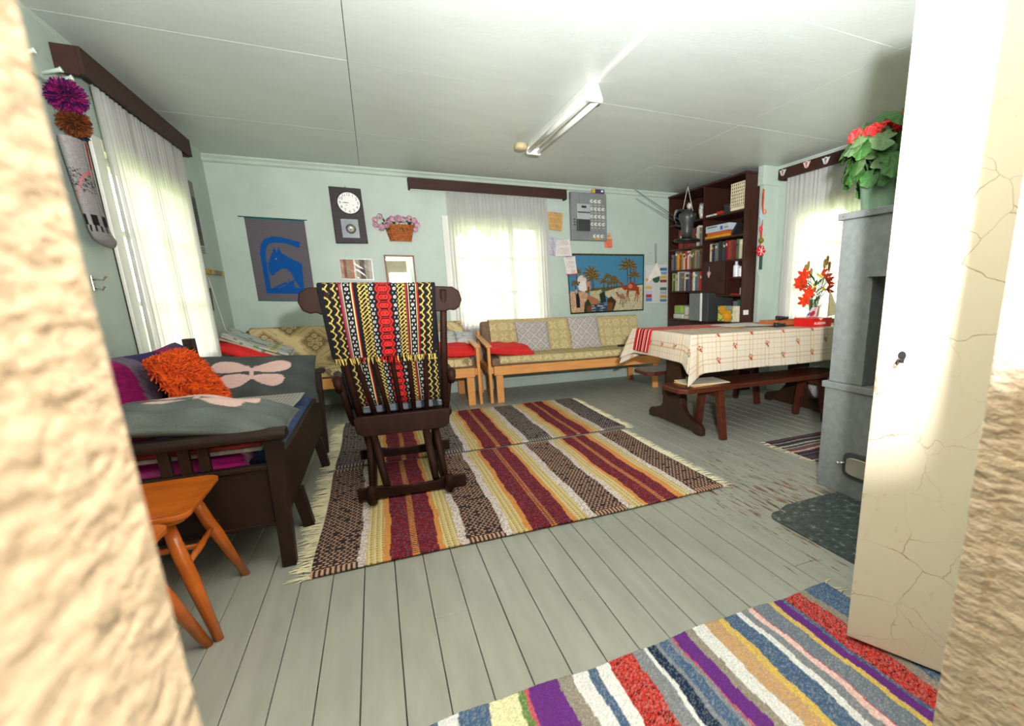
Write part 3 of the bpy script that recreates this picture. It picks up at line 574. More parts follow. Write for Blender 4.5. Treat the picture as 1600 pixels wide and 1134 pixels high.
def sofa(label, x0, y0, L, rz, cover, arms):
    t = thing('wooden_sofa', label, 'sofa', (x0, y0, 0), rz, local=True); B = M['birch']
    MB().box(.06, L-.06, 0, .025, .285, .378).build('front_rail', B, t, bevel=.004)
    MB().box(.06, L-.06, .70, .725, .285, .36).build('back_rail', B, t, bevel=.004)
    for x in (.03, L-.03):
        MB().box(x-.028, x+.028, .02, .70, .30, .37).build('side_rail', B, t, bevel=.004)
    for xa in (.075, L-.145):
        MB().box(xa, xa+.07, .0, .028, 0, .284).build('leg', B, t, bevel=.003); MB().box(xa, xa+.07, .66, .70, 0, .284).build('leg', B, t, bevel=.003)
    for k, x in enumerate((.02, L-.02)):
        if not arms[k]: continue
        MB().box(x-.014, x+.014, 0, .07, 0, .575).build('arm_post', B, t, bevel=.003)
        MB().box(x-.014, x+.014, .62, .69, 0, .70).build('arm_post', B, t, bevel=.003)
        MB().hexa([(x-.03, -.01, .572), (x+.03, -.01, .572), (x+.03, .66, .632), (x-.03, .66, .632)], [(x-.03, -.01, .592), (x+.03, -.01, .592), (x+.03, .66, .652), (x-.03, .66, .652)]).build('armrest', B, t, bevel=.006)
    fab = pm('brown_upholstery', (120, 96, 74), .9, .15, 40, bump=.3)
    MB().box(.05, L-.05, .03, .62, .37, .455).build('seat_cushion', fab, t, bevel=.025, seg=4)
    bk = MB().hexa([(.05, .50, .44), (L-.05, .50, .44), (L-.05, .62, .44), (.05, .62, .44)], [(.05, .60, .795), (L-.05, .60, .795), (L-.05, .71, .795), (.05, .71, .795)])
    bk.build('back_cushion', fab, t, bevel=.03, seg=4)
    # crochet covers: one drapes over the back cushion, one over the seat
    nu = int((L-.16)/.006)
    def cov(name, path, xa, xb, wob):
        path = np.array(path); s = np.concatenate([[0], np.cumsum(np.hypot(*np.diff(path, axis=0).T))]); nvv = int(s[-1]/.006)
        ss = np.linspace(0, s[-1], nvv); Yp = np.interp(ss, s, path[:, 0])[:, None]; Zp = np.interp(ss, s, path[:, 1])[:, None]
        X = np.linspace(xa, xb, nu)[None, :]+0*Yp; Yp = Yp+0*X; Zp = Zp+0*X
        Zp = Zp+wob*np.sin(X*5)*(.4+.6*(ss[:, None] < .05)); col = cover(X, ss[:, None]+0*X)
        sheet(name, np.stack([X, Yp, Zp], -1), M['lace'], t, cols=col, solid=.004)
    cov('back_cover', [(.488, .46), (.59, .795), (.605, .808), (.65, .812), (.70, .81), (.722, .79), (.722, .6)], .09 if not arms[0] else .14, L-.06, .002)
    cov('seat_cover', [(.024, .395), (.022, .44), (.04, .461), (.06, .463), (.5, .463)], .13, L-.08, .003)
    return t
sofa('birch sofa with brown-and-gold starry crochet covers behind the rocking chair', -1.16, 4.94, 2.05, 0, crochet_star, (0, 1))
SR = -.035
sofa('birch sofa with yellow crochet covers under the camel tapestry', .955, 4.915, 2.02, SR, crochet_ring, (1, 0))
def lp(px, py, pz): c, s_ = math.cos(SR), math.sin(SR); return Vector((.955+px*c-py*s_, 4.915+px*s_+py*c, pz))
# cushions on the yellow sofa
for cx, hh, tilt, lab in ((.60, .33, .0, 'grey lace cushion with diamond net, left one on the yellow sofa'), (1.22, .37, .04, 'taller grey lace cushion with diamond net, right one on the yellow sofa')):
    Mx = frame(lp(cx, .475, .455+hh/2), (math.cos(SR)*math.cos(tilt), math.sin(SR), tilt), (-.02, .30, .95)); 
    pillow('lace_cushion', .38, hh+.03, .11, Mx, M['lace'], colf=lace_diamond, n=110, label=lab, cat='cushion', group='grey lace cushions', wrinkle=.003)
Mx = frame(lp(.27, .26, .515), (1, -.1, -.09), (.1, 1, .12)); pillow('pillow', .5, .36, .12, Mx, M['red'], label='red pillow lying at the left end of the yellow sofa', cat='pillow', seed=4)
Mx = frame((.66, 5.27, .535), (1, 0, -.04), (0, 1, .2)); pillow('pillow', .5, .34, .15, Mx, M['red'], label='plump red pillow at the right end of the starry sofa', cat='pillow', seed=5)
def floral(U, Vv):
    c = full(U.shape, (188, 188, 184)); m = np.sin(9*U)*np.sin(8*Vv+1) > .6; c[m] = (160, 172, 196); m = np.sin(13*U+2)*np.sin(11*Vv) > .82; c[m] = (96, 128, 84); c[(np.abs(U-.1) < .05)] = (140, 140, 136); return c
Mx = frame((.70, 5.40, .64), (1, 0, -.02), (0, .8, .3)); pillow('pillow', .44, .24, .11, Mx, M['print'], colf=floral, label='pale floral pillow on top of the plump red pillow', cat='pillow', seed=6)
Mx = frame((-.97, 5.08, .625), (.9, 0, -.36), (0, 1, .1)); pillow('pillow', .56, .38, .14, Mx, M['red'], label='red pillow in the corner under the folded linens', cat='pillow', seed=7)
ln = thing('folded_linens', 'stack of folded embroidered linens resting on the red pillow in the corner', 'linens', (-.95, 5.3, .6))
for k in range(3):
    nu, nv = 70, 40; u, v = np.meshgrid(np.linspace(0, 1, nu), np.linspace(0, 1, nv)); c = full(u.shape, ((176, 168, 148), (190, 184, 172), (182, 184, 182))[k])
    m = np.sin(20*u+k*2)*np.sin(14*v+k) > .75; c[m] = ((150, 60, 56), (110, 128, 90), (120, 140, 84))[k]
    if k == 2: c[(np.abs(v-.42) < .16*u) & (u > .2) & (u < .62)] = (98, 104, 110); c[(u > .66) & (u < .82)] = (190, 186, 140); c[(u > .7) & (u < .78) & (np.sin(40*v) > .2)] = (84, 108, 66)
    Mx = frame((-1.17+.012*k, 5.04, .775+.017*k), (.9, -.03, -.42), (.05, .98, .12)); w_, h_ = .52-.02*k, .26
    z = .007*np.sin(6*u+k)+.004*np.sin(9*v); Pp = np.stack([u*w_, (v-.5)*h_+.2*h_, z], -1)@np.array(Mx.to_3x3()).T+np.array(Mx.translation)
    sheet('folded_cloth', Pp, M['print'], ln, cols=c, solid=.016)
MB().box(*[lp(1.62, .3, 0).x-.05, lp(1.62, .3, 0).x+.05], lp(1.62, .3, 0).y-.02, lp(1.62, .3, 0).y+.02, .468, .49).build('remote_control', M['black'], bevel=.004, label='black remote control lying on the yellow sofa near the table', cat='remote')

# ------------------------------------------------------------------ rocking chair (seen from behind)
t = thing('rocking_chair', 'dark wooden rocking chair with spindle back seen from behind', 'chair', (.07, 3.15, 0)); R_ = M['rock']; CX = .066
XRK = (-.125, .262)
for x in XRK:      # curled rockers
    pts = [(2.66, .118), (2.645, .095), (2.65, .06), (2.685, .03), (2.76, .018), (2.9, .012), (3.1, .012), (3.3, .02), (3.5, .045), (3.66, .09)]
    MB().tube([(x, y, z+.012) for y, z in pts], [.018, .024, .026, .026, .024, .022, .022, .022, .02, .014], 10).build('rocker', R_, t, smooth=True)
zt = [(-.195, .03), (.36, .018), (.362, .085), (.24, .088), (.2, .075), (.085, .068), (-.03, .08), (-.07, .092), (-.193, .092)]
MB().prism(zt, 'y', 2.735, 2.765).build('rear_crossbar', R_, t, bevel=.004)
MB().prism([(x, z+.02) for x, z in zt], 'y', 3.42, 3.45).build('front_crossbar', R_, t, bevel=.004)
for x0, y0, x1, y1, zb in ((-.05, 2.75, -.095, 3.0, .085), (.20, 2.75, .185, 3.0, .085), (-.125, 3.4, -.15, 3.33, .06), (.262, 3.4, .285, 3.33, .06)):
    MB().tube([(x0, y0, zb), ((x0+x1)/2, (y0+y1)/2, .23), (x1, y1, .375)], [.018, .022, .018], 10).build('leg', R_, t, smooth=True)
for x in XRK: MB().tube([(x, 2.83, .035), (x-.01*np.sign(x-.07), 2.93, .2), (x-.02*np.sign(x-.07), 3.02, .38)], [.015, .021, .018], 10).build('leg', R_, t, smooth=True)
# seat: rounded slab with a raised rear apron
so = []
for k in range(48):
    a = 2*PI*k/48; so.append((CX+.01+.285*np.sign(math.cos(a))*abs(math.cos(a))**.45, 3.20+.25*np.sign(math.sin(a))*abs(math.sin(a))**.5))
MB().prism(so, 'z', .37, .415).build('seat', R_, t, bevel=.012, seg=3)
MB().prism([(CX-.235, .345), (CX-.20, .322), (CX+.22, .322), (CX+.255, .345), (CX+.265, .425), (CX+.25, .437), (CX-.225, .437), (CX-.245, .425)], 'y', 2.935, 2.972).build('seat_apron', R_, t, bevel=.006)
# crest rail with scrolled ends
YC = 2.80; cr = [(-.285, 1.005), (-.315, 1.02), (-.33, 1.06), (-.32, 1.105), (-.285, 1.128), (-.2, 1.132), (.05, 1.135), (.3, 1.132), (.385, 1.128), (.418, 1.105), (.428, 1.06), (.413, 1.02), (.385, 1.003), (.36, 1.008), (.34, 1.0), (-.24, 1.0), (-.26, 1.01)]
MB().prism(cr, 'y', YC-.018, YC+.018).build('crest_rail', R_, t, bevel=.007, seg=3)
for k, xt in enumerate((-.205, .335)):
    xb = CX+(-.205, .245)[k]; MB().tube([(xb, 2.99, .40), ((xb+xt)/2+(.0), 2.93, .72), (xt, YC-.028, 1.11)], [.019, .021, .017], 10).build('back_post', R_, t, smooth=True)
for k in range(5):
    f = (k-2)/2; xb = CX+f*.135+.005; xt = CX+f*.20-.03
    MB().tube([(xb, 2.975, .43), (xb*.5+xt*.5, 2.925, .7), (xt, YC, 1.01)], [.0125, .0135, .010], 10).build('spindle', R_, t, smooth=True)
for sx in (-1, 1):
    x = CX+sx*.285; pts = [(x-.0*sx, 2.90, .60), (x, 2.87, .635), (x, 2.885, .66), (x+.01*sx, 2.94, .655), (x+.02*sx, 3.15, .63), (x+.03*sx, 3.35, .625), (x+.03*sx, 3.42, .61)]
    MB().tube(pts, [.016, .022, .024, .022, .02, .024, .018], 10).build('armrest', R_, t, smooth=True)
    MB().tube([(x-.02*sx, 3.33, .41), (x+.02*sx, 3.36, .62)], .015, 10).build('arm_support', R_, t, smooth=True)
    MB().tube([(x-.03*sx, 3.02, .41), (x, 2.95, .64)], .015, 10).build('arm_support', R_, t, smooth=True)
# seat cushion, black-white check
def check(U, Vv):
    c = full(U.shape, (200, 202, 206)); a = (np.floor((U+1)*7) % 2 == 0); b = (np.floor((Vv+1)*7) % 2 == 0); c[a & ~b] = (104, 108, 116); c[~a & b] = (104, 108, 116); c[a & b] = (40, 42, 48); return c
pillow('seat_cushion', .47, .42, .07, Matrix.Translation((CX+.01, 3.195, .457)), M['weave'], colf=check, n=60, label='black and white checked pad on the rocking chair seat', cat='cushion', power=5)
# woven runner over the back
def runner_pattern(s, tt):
    c = full(s.shape, (22, 22, 24)); Yl = (206, 176, 88); Rd = (196, 34, 30); Wt = (190, 190, 186); per = .041; q = (tt/per) % 1
    tri = np.abs(2*q-1)
    for base in (.055, .115, .865, .925): c[np.abs(s-(base+.026*tri)) < .006] = Yl
    for base in (.045, .105, .155, .855, .915, .96): c[(np.abs(s-base) < .004) & (np.abs(q-.5) < .12)] = (180, 160, 90)
    for a, b, cc in ((.168, .180, (150, 30, 50)), (.183, .188, (120, 120, 140)), (.191, .199, (214, 200, 150)), (.262, .270, (214, 196, 130)), (.273, .285, (170, 30, 44)), (.728, .74, (150, 30, 50)), (.747, .755, (214, 200, 150)), (.815, .823, (214, 196, 130)), (.828, .84, (170, 30, 44))): c[(s > a) & (s < b)] = cc
    for cx in (.23, .785, .43, .63):
        r = np.hypot((s-cx)*.53, (q-.5)*per); c[(r < .0075) & (r > .003)] = Wt
        c[((np.abs(s-cx-.016) < .004) | (np.abs(s-cx+.016) < .004)) & ((q < .1) | (q > .9))] = Wt
    for a, b in ((.32, .405), (.655, .72)):
        m = (s > a) & (s < b); k = ((s-a)*.53/.010+q*4) ; z = np.abs((k % 2)-1); z2 = np.abs((((s-a)*.53/.010-q*4) % 2)-1)
        c[m & (z < .30)] = Yl; c[m & (z2 < .24) & (((s-a)/(b-a)*3).astype(int) % 2 == 0)] = Yl
    d = np.abs(s-.53)*.53; hexr = .034-.012*np.abs(2*q-1)*1.2
    m = d < .036; c[m & (np.abs(d-hexr) < .0045)] = Rd; inn = m & (d < hexr-.010) & (np.abs(q-.5) < .3); c[inn] = (212, 40, 34)
    c[inn & (np.abs(d-.010) < .0025) & (np.abs(q-.5) < .09)] = (22, 22, 24); c[m & (d < .012) & (np.abs(q) < .07)] = Rd
    return c
path = np.array([(2.842, .775), (2.79, .93), (2.764, 1.12), (2.770, 1.140), (2.80, 1.150), (2.826, 1.142), (2.834, 1.11), (2.87, .93), (2.935, .68), (2.985, .52), (3.02, .482), (3.12, .486), (3.25, .488)])
s = np.concatenate([[0], np.cumsum(np.hypot(*np.diff(path, axis=0).T))]); nvv = int(s[-1]/.0032); nu = 190
ss = np.linspace(0, s[-1], nvv); Yp = np.interp(ss, s, path[:, 0])[:, None]; Zp = np.interp(ss, s, path[:, 1])[:, None]; U = np.linspace(0, 1, nu)[None, :]
xl = np.interp(ss, [0, s[3], s[-1]], [-.225, -.240, -.16])[:, None]; xr = np.interp(ss, [0, s[3], s[-1]], [.275, .297, .31])[:, None]
X = xl+(xr-xl)*U; Yw = Yp+.003*np.sin(9*U+3*ss[:, None])*(ss[:, None] < .34)-.004+0*U
rn = thing('woven_runner', 'black woven runner with yellow zigzags and red diamonds over the rocking chair', 'textile', (.03, 2.85, .775))
sheet('cloth', np.stack([X, Yw, Zp+0*U], -1), M['weave'], rn, cols=runner_pattern(U+0*ss[:, None], (s[3]-ss[:, None])+0*U), solid=.004)
fr = MB()
for k in range(64):
    f = (k+.5)/64; x = -.225+.5*f; cc = random.uniform(-.006, .006); fr.tube([(x, 2.850, .778), (x+cc, 2.853, .762), (x+cc*2, 2.856, .742+random.uniform(-.006, .006))], [.0028, .0028, .0018], 5)
V_ = np.array(fr.v); f = (V_[:, 0]+.225)/.5; cf = full((len(V_),), (220, 190, 96)); cf[(f > .44) & (f < .60)] = (200, 34, 30); cf[np.abs(f-.27) < .03] = (190, 50, 40)
cf[((f*40).astype(int) % 5) == 0] = (30, 30, 30)
mk('fringe', V_, fr.f, M['weave'], rn, cols=cf, kind='stuff')

# ------------------------------------------------------------------ rugs
def fringe(parent, x, sx, y0, y1, n, ln, z=.006):
    m = MB()
    for k in range(n):
        y = y0+(y1-y0)*(k+.5)/n+random.uniform(-.003, .003); l = ln*random.uniform(.6, 1.2); dy = random.uniform(-.03, .03)
        m.tube([(x, y, z), (x+sx*l*.5, y+dy*.6+random.uniform(-.008, .008), .006), (x+sx*l, y+dy, .003)], [.0022, .002, .0012], 4)
    m.build('fringe', M['fringe'], parent, kind='stuff')
EDG = [-.345, -.174, -.144, -.078, -.052, .142, .165, .228, .264, .428, .465, .527, .552, .748, .769, .833, .876, 1.048, 1.078, 1.139, 1.162, 1.346, 1.385, 1.435, 1.472, 1.653]
KIN = 'CWYORoyWCWYORoyWCWYORoyWC'
def rug(label, x0, x1, y0, y1, tone, seed):
    t = thing('striped_rug', label, 'rug', ((x0+x1)/2, (y0+y1)/2, 0), group='two striped cotton rugs side by side'); g = np.random.default_rng(seed)
    nu, nv = int((x1-x0)/.0047), int((y1-y0)/.0047); u = np.linspace(0, 1, nu); v = np.linspace(0, 1, nv); U, Vv = np.meshgrid(u, v)
    e = (np.array(EDG)-EDG[0])/(EDG[-1]-EDG[0]); wob = .002*np.sin(14*Vv+seed)+.0012*np.sin(37*Vv); idx = np.clip(np.searchsorted(e, np.clip(U+wob, 0, .9999), side='right')-1, 0, len(KIN)-1)
    K = np.array(list(KIN))[idx]; XX = U*(x1-x0); YY = Vv*(y1-y0); r1 = g.random(U.shape); c = full(U.shape, (200, 190, 170))
    IX, IY = np.meshgrid(np.arange(nu), np.arange(nv)); cy, cx = IY//4, IX//4; blk = np.random.default_rng(5).random((cy.max()+2, cx.max()+2))[cy, cx]
    edgeb = (Vv < .03) | (Vv > .97); sh = (cy % 2)*2
    fine = ((IX+sh) % 5 < 3) & (IY % 4 < 2) & (blk > .08); fine = np.where(edgeb, IX % 4 < 2, fine)
    m = K == 'C'; c[m & fine] = tone; c[m & ~fine] = (44, 38, 46)
    m = K == 'W'; c[m] = (224, 216, 210); c[m & (r1 > .62)] = (178, 144, 132); 
    m = (K == 'Y') | (K == 'y'); c[m] = (206, 182, 126); dots = (IY % 5 < 2) & (IX % 5 < 2); c[m & dots] = (160, 130, 66); c[m & (IX % 5 == 4)] = (226, 206, 156)
    m = (K == 'O') | (K == 'o'); c[m] = (214, 142, 74)
    m = K == 'R'; base = np.where(((IY//2+IX//5) % 2 == 0)[..., None], np.array((112, 26, 34)), np.array((74, 28, 44))); base = np.where((r1 > .86)[..., None], np.array((176, 34, 34)), base); base = np.where((r1 < .14)[..., None], np.array((120, 84, 100)), base); c = np.where(m[..., None], base, c)
    lo, hi = e[idx], e[np.minimum(idx+1, len(e)-1)]; f = (U-lo)/(hi-lo); ln = m & ((np.abs(f-.46) < .035) | (np.abs(f-.54) < .035)); c[ln & (IY % 4 < 2)] = (214, 146, 74)
    c *= (1+.12*(g.random(U.shape)-.5))[..., None]
    Zz = .009+.0022*g.random(U.shape)+.0025*np.sin(16*U+5*Vv)*np.sin(9*Vv); Xx = x0+XX+.006*np.sin(7*Vv+seed)*(U-.5)*2; Yy = y0+YY+.010*np.sin(6*U+seed)
    sheet('woven_cloth', np.stack([Xx, Yy, Zz], -1), M['rug'], t, cols=c, solid=.008)
    fringe(t, x0, -1, y0, y1, 190, .085); fringe(t, x1, 1, y0, y1, 190, .075)
rug('striped cotton rug with maroon and black bands, the nearer of the pair', -.345, 1.655, 2.05, 3.375, (206, 160, 126), 1)
rug('striped cotton rug with maroon and black bands, the one nearer the sofas', -.345, 1.745, 3.43, 4.71, (178, 160, 148), 2)
# colourful rag rug by the cupboard door
RB, PU, WH, RE, GR, YE, TA, TN, PK, NA, GN, PY = (74, 98, 130), (104, 48, 128), (226, 224, 222), (196, 52, 44), (128, 132, 138), (222, 186, 88), (146, 136, 122), (204, 160, 112), (232, 196, 190), (24, 42, 70), (98, 130, 66), (226, 222, 178)
BX = [(-.10, RB), (.024, WH), (.078, RB), (.155, PY), (.229, GN), (.247, (204, 84, 96)), (.257, PU), (.345, TA), (.391, WH), (.439, RB), (.466, WH), (.502, RE), (.579, GR), (.62, WH), (.634, NA), (.667, GR), (.682, RB), (.716, GR), (.731, (196, 84, 100)), (.737, PU), (.781, TA), (.808, WH), (.853, TN), (.907, YE), (.932, RB), (.99, WH), (1.01, GR), (1.036, PK), (1.055, (196, 84, 90)), (1.059, (112, 122, 136)), (1.121, YE), (1.141, PU), (1.154, PU), (1.175, RB), (1.19, RE), (1.265, TA), (1.295, RB)]
t = thing('rag_rug', 'multicoloured striped rag rug on the floor under the cracked door', 'rug', (.65, .85, 0)); x0, x1, y0, y1 = -.10, 1.40, .50, 1.125
nu, nv = 380, 160; U, Vv = np.meshgrid(np.linspace(0, 1, nu), np.linspace(0, 1, nv)); XX = x0+U*(x1-x0); YY = y0+Vv*(y1-y0)
bp = np.array([b[0] for b in BX]); bc = np.array([b[1] for b in BX], float); Xw = XX+.004*np.sin(11*YY+20*XX)+.0025*np.sin(31*YY); c = bc[np.clip(np.searchsorted(bp, Xw, side='right')-1, 0, len(bp)-1)].copy()
r1 = RNG.random(U.shape); lum = c.mean(-1); mott = (r1 > .74) & (lum < 175) & ~((np.abs(c-np.array(PU)).sum(-1) < 2)); c[mott] = c[mott]*.5+np.array((170, 168, 160))*.5; dk = (r1 < .16) & (np.abs(c-np.array(RE)).sum(-1) < 40); c[dk] *= .35
c *= (1+.16*(RNG.random(U.shape)-.5))[..., None]
Zz = .011+.003*RNG.random(U.shape)+.003*np.sin(25*XX); sheet('woven_cloth', np.stack([XX, YY+.006*np.sin(9*XX), Zz], -1), M['rug'], t, cols=c, solid=.01)
fringe(t, x1, 1, y0, y1, 40, .06, .011); fringe(t, x0, -1, y0, y1, 40, .06, .011)
# dark rag rug behind the stove
t = thing('rag_rug', 'small dark striped rag rug on the floor behind the stove', 'rug', (2.72, 2.32, 0)); x0, x1, y0, y1 = 2.45, 3.25, 2.03, 2.58
nu, nv = 150, 130; U, Vv = np.meshgrid(np.linspace(0, 1, nu), np.linspace(0, 1, nv)); pal = np.array([(60, 58, 66), (40, 38, 44), (150, 140, 128), (96, 84, 92), (48, 46, 56), (140, 70, 64), (70, 70, 80), (190, 180, 164), (110, 60, 72)], float)
k = (np.clip(Vv+.01*np.sin(14*U), 0, .999)*24).astype(int); c = pal[(k*7+k//3) % 9]*(1+.3*(RNG.random(U.shape)-.5))[..., None]
sheet('woven_cloth', np.stack([x0+U*(x1-x0), y0+Vv*(y1-y0), .007+.002*RNG.random(U.shape)], -1), M['rug'], t, cols=c, solid=.006); fringe(t, x0, -1, y0, y1, 36, .04)

# ------------------------------------------------------------------ table and benches
t = thing('trestle_table', 'long dark wooden trestle table under the checked oilcloth', 'table', (2.85, 3.3, 0)); D = M['dkwood']
TX0, TX1, TY0, TY1, TZ = 1.985, 3.80, 2.86, 3.74, .782
MB().box(TX0+.01, TX1, TY0+.01, TY1-.01, TZ-.04, TZ-.003).build('table_top', D, t, bevel=.004)
def trestle(x):
    foot = [(2.94, 0), (3.02, 0), (3.06, .018), (3.62, .018), (3.66, 0), (3.73, 0), (3.735, .05), (3.70, .085), (3.62, .10), (3.53, .13), (3.46, .20), (3.44, .30), (3.45, .62), (3.60, .70), (3.66, TZ-.045), (2.98, TZ-.045), (3.04, .70), (3.22, .62), (3.23, .30), (3.215, .20), (3.15, .13), (3.06, .10), (2.97, .085), (2.935, .05)]
    MB().prism(foot, 'x', x-.024, x+.024).build('trestle', D, t, bevel=.006)
trestle(2.16); trestle(3.52)
MB().box(2.05, 3.63, 3.305, 3.365, .26, .36).build('stretcher', D, t, bevel=.004)
def bench(label, x0, x1, y0, y1, z):
    t = thing('wooden_bench', label, 'bench', ((x0+x1)/2, (y0+y1)/2, 0), group='benches at the table'); Rw = M['redwood']; ym = (y0+y1)/2
    ch = .05; MB().prism([(x0+ch, y0), (x1-ch, y0), (x1, y0+ch), (x1, y1-ch), (x1-ch, y1), (x0+ch, y1), (x0, y1-ch), (x0, y0+ch)], 'z', z-.036, z).build('seat', Rw, t, bevel=.006)
    for x in (x0+.37, x1-.22):
        for sy, yy in ((-1, y0), (1, y1)):
            MB().bar((x, yy-sy*.02*-1 if 0 else yy+sy*.005, 0), (x, yy-sy*.06, z-.036), .045, .05, up=(0, 1, 0), w2=.05, h2=.06).build('leg', Rw, t, bevel=.004)
        MB().box(x-.02, x+.02, y0+.05, y1-.05, z-.10, z-.037).build('cleat', Rw, t, bevel=.003)
bench('reddish wooden bench along the near side of the table', 1.868, 3.52, 2.80, 3.12, .412)
bench('reddish wooden bench along the far side of the table', 2.06, 3.5, 3.60, 3.92, .412)
for k, (a, b) in enumerate((((2.02, .0), (228, 176, 96)), ((2.0, .05), (206, 196, 172)))):
    MB().xf(Matrix()).add([], []) if 0 else None
    m = MB().box(-.17, .17, -.12, .12, 0, .006); m.xf(Matrix.Translation((2.16, 2.975, .414+k*.0075)) @ Matrix.Rotation((.08, -.1)[k], 4, 'Z')); m.build('envelope', pm('envelope_%d' % k, b, .7, .04), bevel=.001, label=('ochre padded envelope on the near bench, lowest of the pair', 'cream folder on the near bench, lying on the ochre envelope')[k], cat='envelope')
bk = thing('bucket', 'white bucket standing in the dark under the table', 'bucket', (3.66, 3.42, 0)); wp = pm('white_enamel_bucket', (196, 196, 188), .4)
MB().lathe([(0, .002), (.10, .002), (.125, .22), (.13, .225), (.12, .222), (.095, .01), (0, .01)], 24, (3.68, 3.2, 0)).build('pail', wp, bk, smooth=True)
MB().tube([(3.68+.128*math.cos(a), 3.2, .2+.1*math.sin(a)*-1*.6) for a in np.linspace(0, PI, 12)], .003, 5).build('handle', M['chrome'], bk)
# tablecloth: flat top plus hanging skirts with pointed corner folds
def plaid(X, Y):
    c = full(X.shape, (208, 197, 178)); ln = (184, 136, 80)
    for A in (X, Y):
        p = (A/.155) % 1
        for q, wd, kk in ((.1, .022, .55), (.32, .022, .55), (.62, .012, .25), (.85, .012, .25)):
            m = np.abs(p-q) < wd; c[m] = c[m]*(1-kk)+np.array(ln)*kk
    i = np.floor(X/.155+.29); j = np.floor(Y/.095+.35); ox = (X/.155+.29)-i; oy = (Y/.095+.35)-j
    sel = ((i+j) % 2 == 0)
    for dx, dy, r, cc in ((.5, .42, .075, (186, 62, 52)), (.58, .58, .06, (200, 90, 76)), (.46, .66, .05, (104, 116, 78)), (.40, .54, .05, (110, 120, 84)), (.55, .28, .045, (96, 70, 60))):
        c[sel & (np.hypot((ox-dx)*1.5, oy-dy) < r*1.35)] = cc
    return c
cl = thing('tablecloth', 'cream checked oilcloth with small red flowers covering the table', 'tablecloth', (2.89, 3.3, .5))
nx, ny = 300, 146; U, Vv = np.meshgrid(np.linspace(TX0, TX1, nx), np.linspace(TY0, TY1, ny)); sheet('cloth_top', np.stack([U, Vv, TZ+.002+0*U], -1), M['oilcloth'], cl, cols=plaid(U, Vv), solid=.003)
def skirt(name, p0, p1, nrm, drop, ends):
    L = math.hypot(p1[0]-p0[0], p1[1]-p0[1]); n = int(L/.006); s_ = np.linspace(0, 1, n)[None, :]; k = int(drop/.006); v = np.linspace(0, 1, k)[:, None]
    flare = .02*v+.012*v*np.sin(s_*L*7+1); e = np.zeros_like(s_)
    if ends[0]: e = e+np.exp(-(s_*L/.045)**2)*ends[0]
    if ends[1]: e = e+np.exp(-((1-s_)*L/.045)**2)*ends[1]
    out = .006+flare+.055*v*e; dz = drop*v*(1+.28*e)
    along = (.006+.085*v)*(np.exp(-((1-s_)*L/.045)**2)*ends[1]-np.exp(-(s_*L/.045)**2)*ends[0])
    X = p0[0]+(p1[0]-p0[0])*(s_+along/L)+nrm[0]*out; Y = p0[1]+(p1[1]-p0[1])*(s_+along/L)+nrm[1]*out; Zz = TZ+.002-dz
    CXx = p0[0]+(p1[0]-p0[0])*s_+nrm[0]*drop*v; CYy = p0[1]+(p1[1]-p0[1])*s_+nrm[1]*drop*v
    sheet(name, np.stack([X, Y, Zz], -1), M['oilcloth'], cl, cols=plaid(CXx+0*v, CYy+0*v), solid=.003)
skirt('front_drop', (TX0, TY0), (TX1, TY0), (0, -1), .27, (1, 0)); skirt('side_drop', (TX0, TY0), (TX0, TY1), (-1, 0), .20, (1, 1)); skirt('back_drop', (TX0, TY1), (TX1, TY1), (0, 1), .24, (1, 0))
# red table runner
def redrun(s_): 
    c = full(s_.shape, (196, 30, 28))
    for a, b, cc in ((.12, .17, (240, 210, 200)), (.2, .25, (50, 16, 16)), (.3, .36, (236, 120, 110)), (.4, .44, (240, 210, 200)), (.47, .53, (50, 16, 16)), (.56, .62, (236, 120, 110)), (.68, .73, (50, 16, 16)), (.76, .80, (240, 210, 200))): c[(s_ > a) & (s_ < b)] = cc
    return c
path = np.array([(TX0-.052, TZ-.17), (TX0-.034, TZ-.08), (TX0-.018, TZ-.005), (TX0-.008, TZ+.008), (2.1, TZ+.007), (3.35, TZ+.007)]); s = np.concatenate([[0], np.cumsum(np.hypot(*np.diff(path, axis=0).T))]); ss = np.linspace(0, s[-1], 240)[:, None]
Vv = np.linspace(0, 1, 60)[None, :]; Xp = np.interp(ss, s, path[:, 0])+0*Vv; Zp = np.interp(ss, s, path[:, 1])+0*Vv; Yp = 3.40+.25*Vv-.02*ss+0*ss
sheet('table_runner', np.stack([Xp, Yp, Zp], -1), M['weave'], cols=redrun(Vv+0*ss), solid=.003, label='red striped table runner hanging over the table end', cat='table runner')
# things on the table
TT = TZ+.004
def paper(lab, x, y, w_, h_, rz, col, dz=0, th=.002):
    m = MB().box(-w_/2, w_/2, -h_/2, h_/2, 0, th); m.xf(Matrix.Translation((x, y, TT+.008+dz)) @ Matrix.Rotation(rz, 4, 'Z')); m.build('paper', pm('paper_'+lab[:6], col, .5, .04), label=lab, cat='paper', group='papers on the table')
paper('white paper sheet lying on the table runner', 2.86, 3.42, .42, .26, .12, (214, 218, 214)); paper('plastic-covered bluish leaflet on the table left of the binoculars', 2.98, 3.27, .36, .22, -.2, (196, 204, 204), .003); paper('orange-edged leaflet under the papers on the table', 2.74, 3.30, .22, .16, .4, (206, 150, 96), -.003)
bx = thing('chocolate_box', 'red flat box lettered ALADDIN on the table', 'box', (3.28, 2.99, TT)); rm = pm('red_card', (206, 22, 24), .35, .04)
MB().box(3.195, 3.42, 2.92, 3.107, TT, TT+.066).build('carton', rm, bx, bevel=.002); MB().box(3.192, 3.423, 2.917, 3.11, TT+.05, TT+.07).build('lid', rm, bx, bevel=.002)
wmat = pm('white_print', (240, 230, 220), .4)
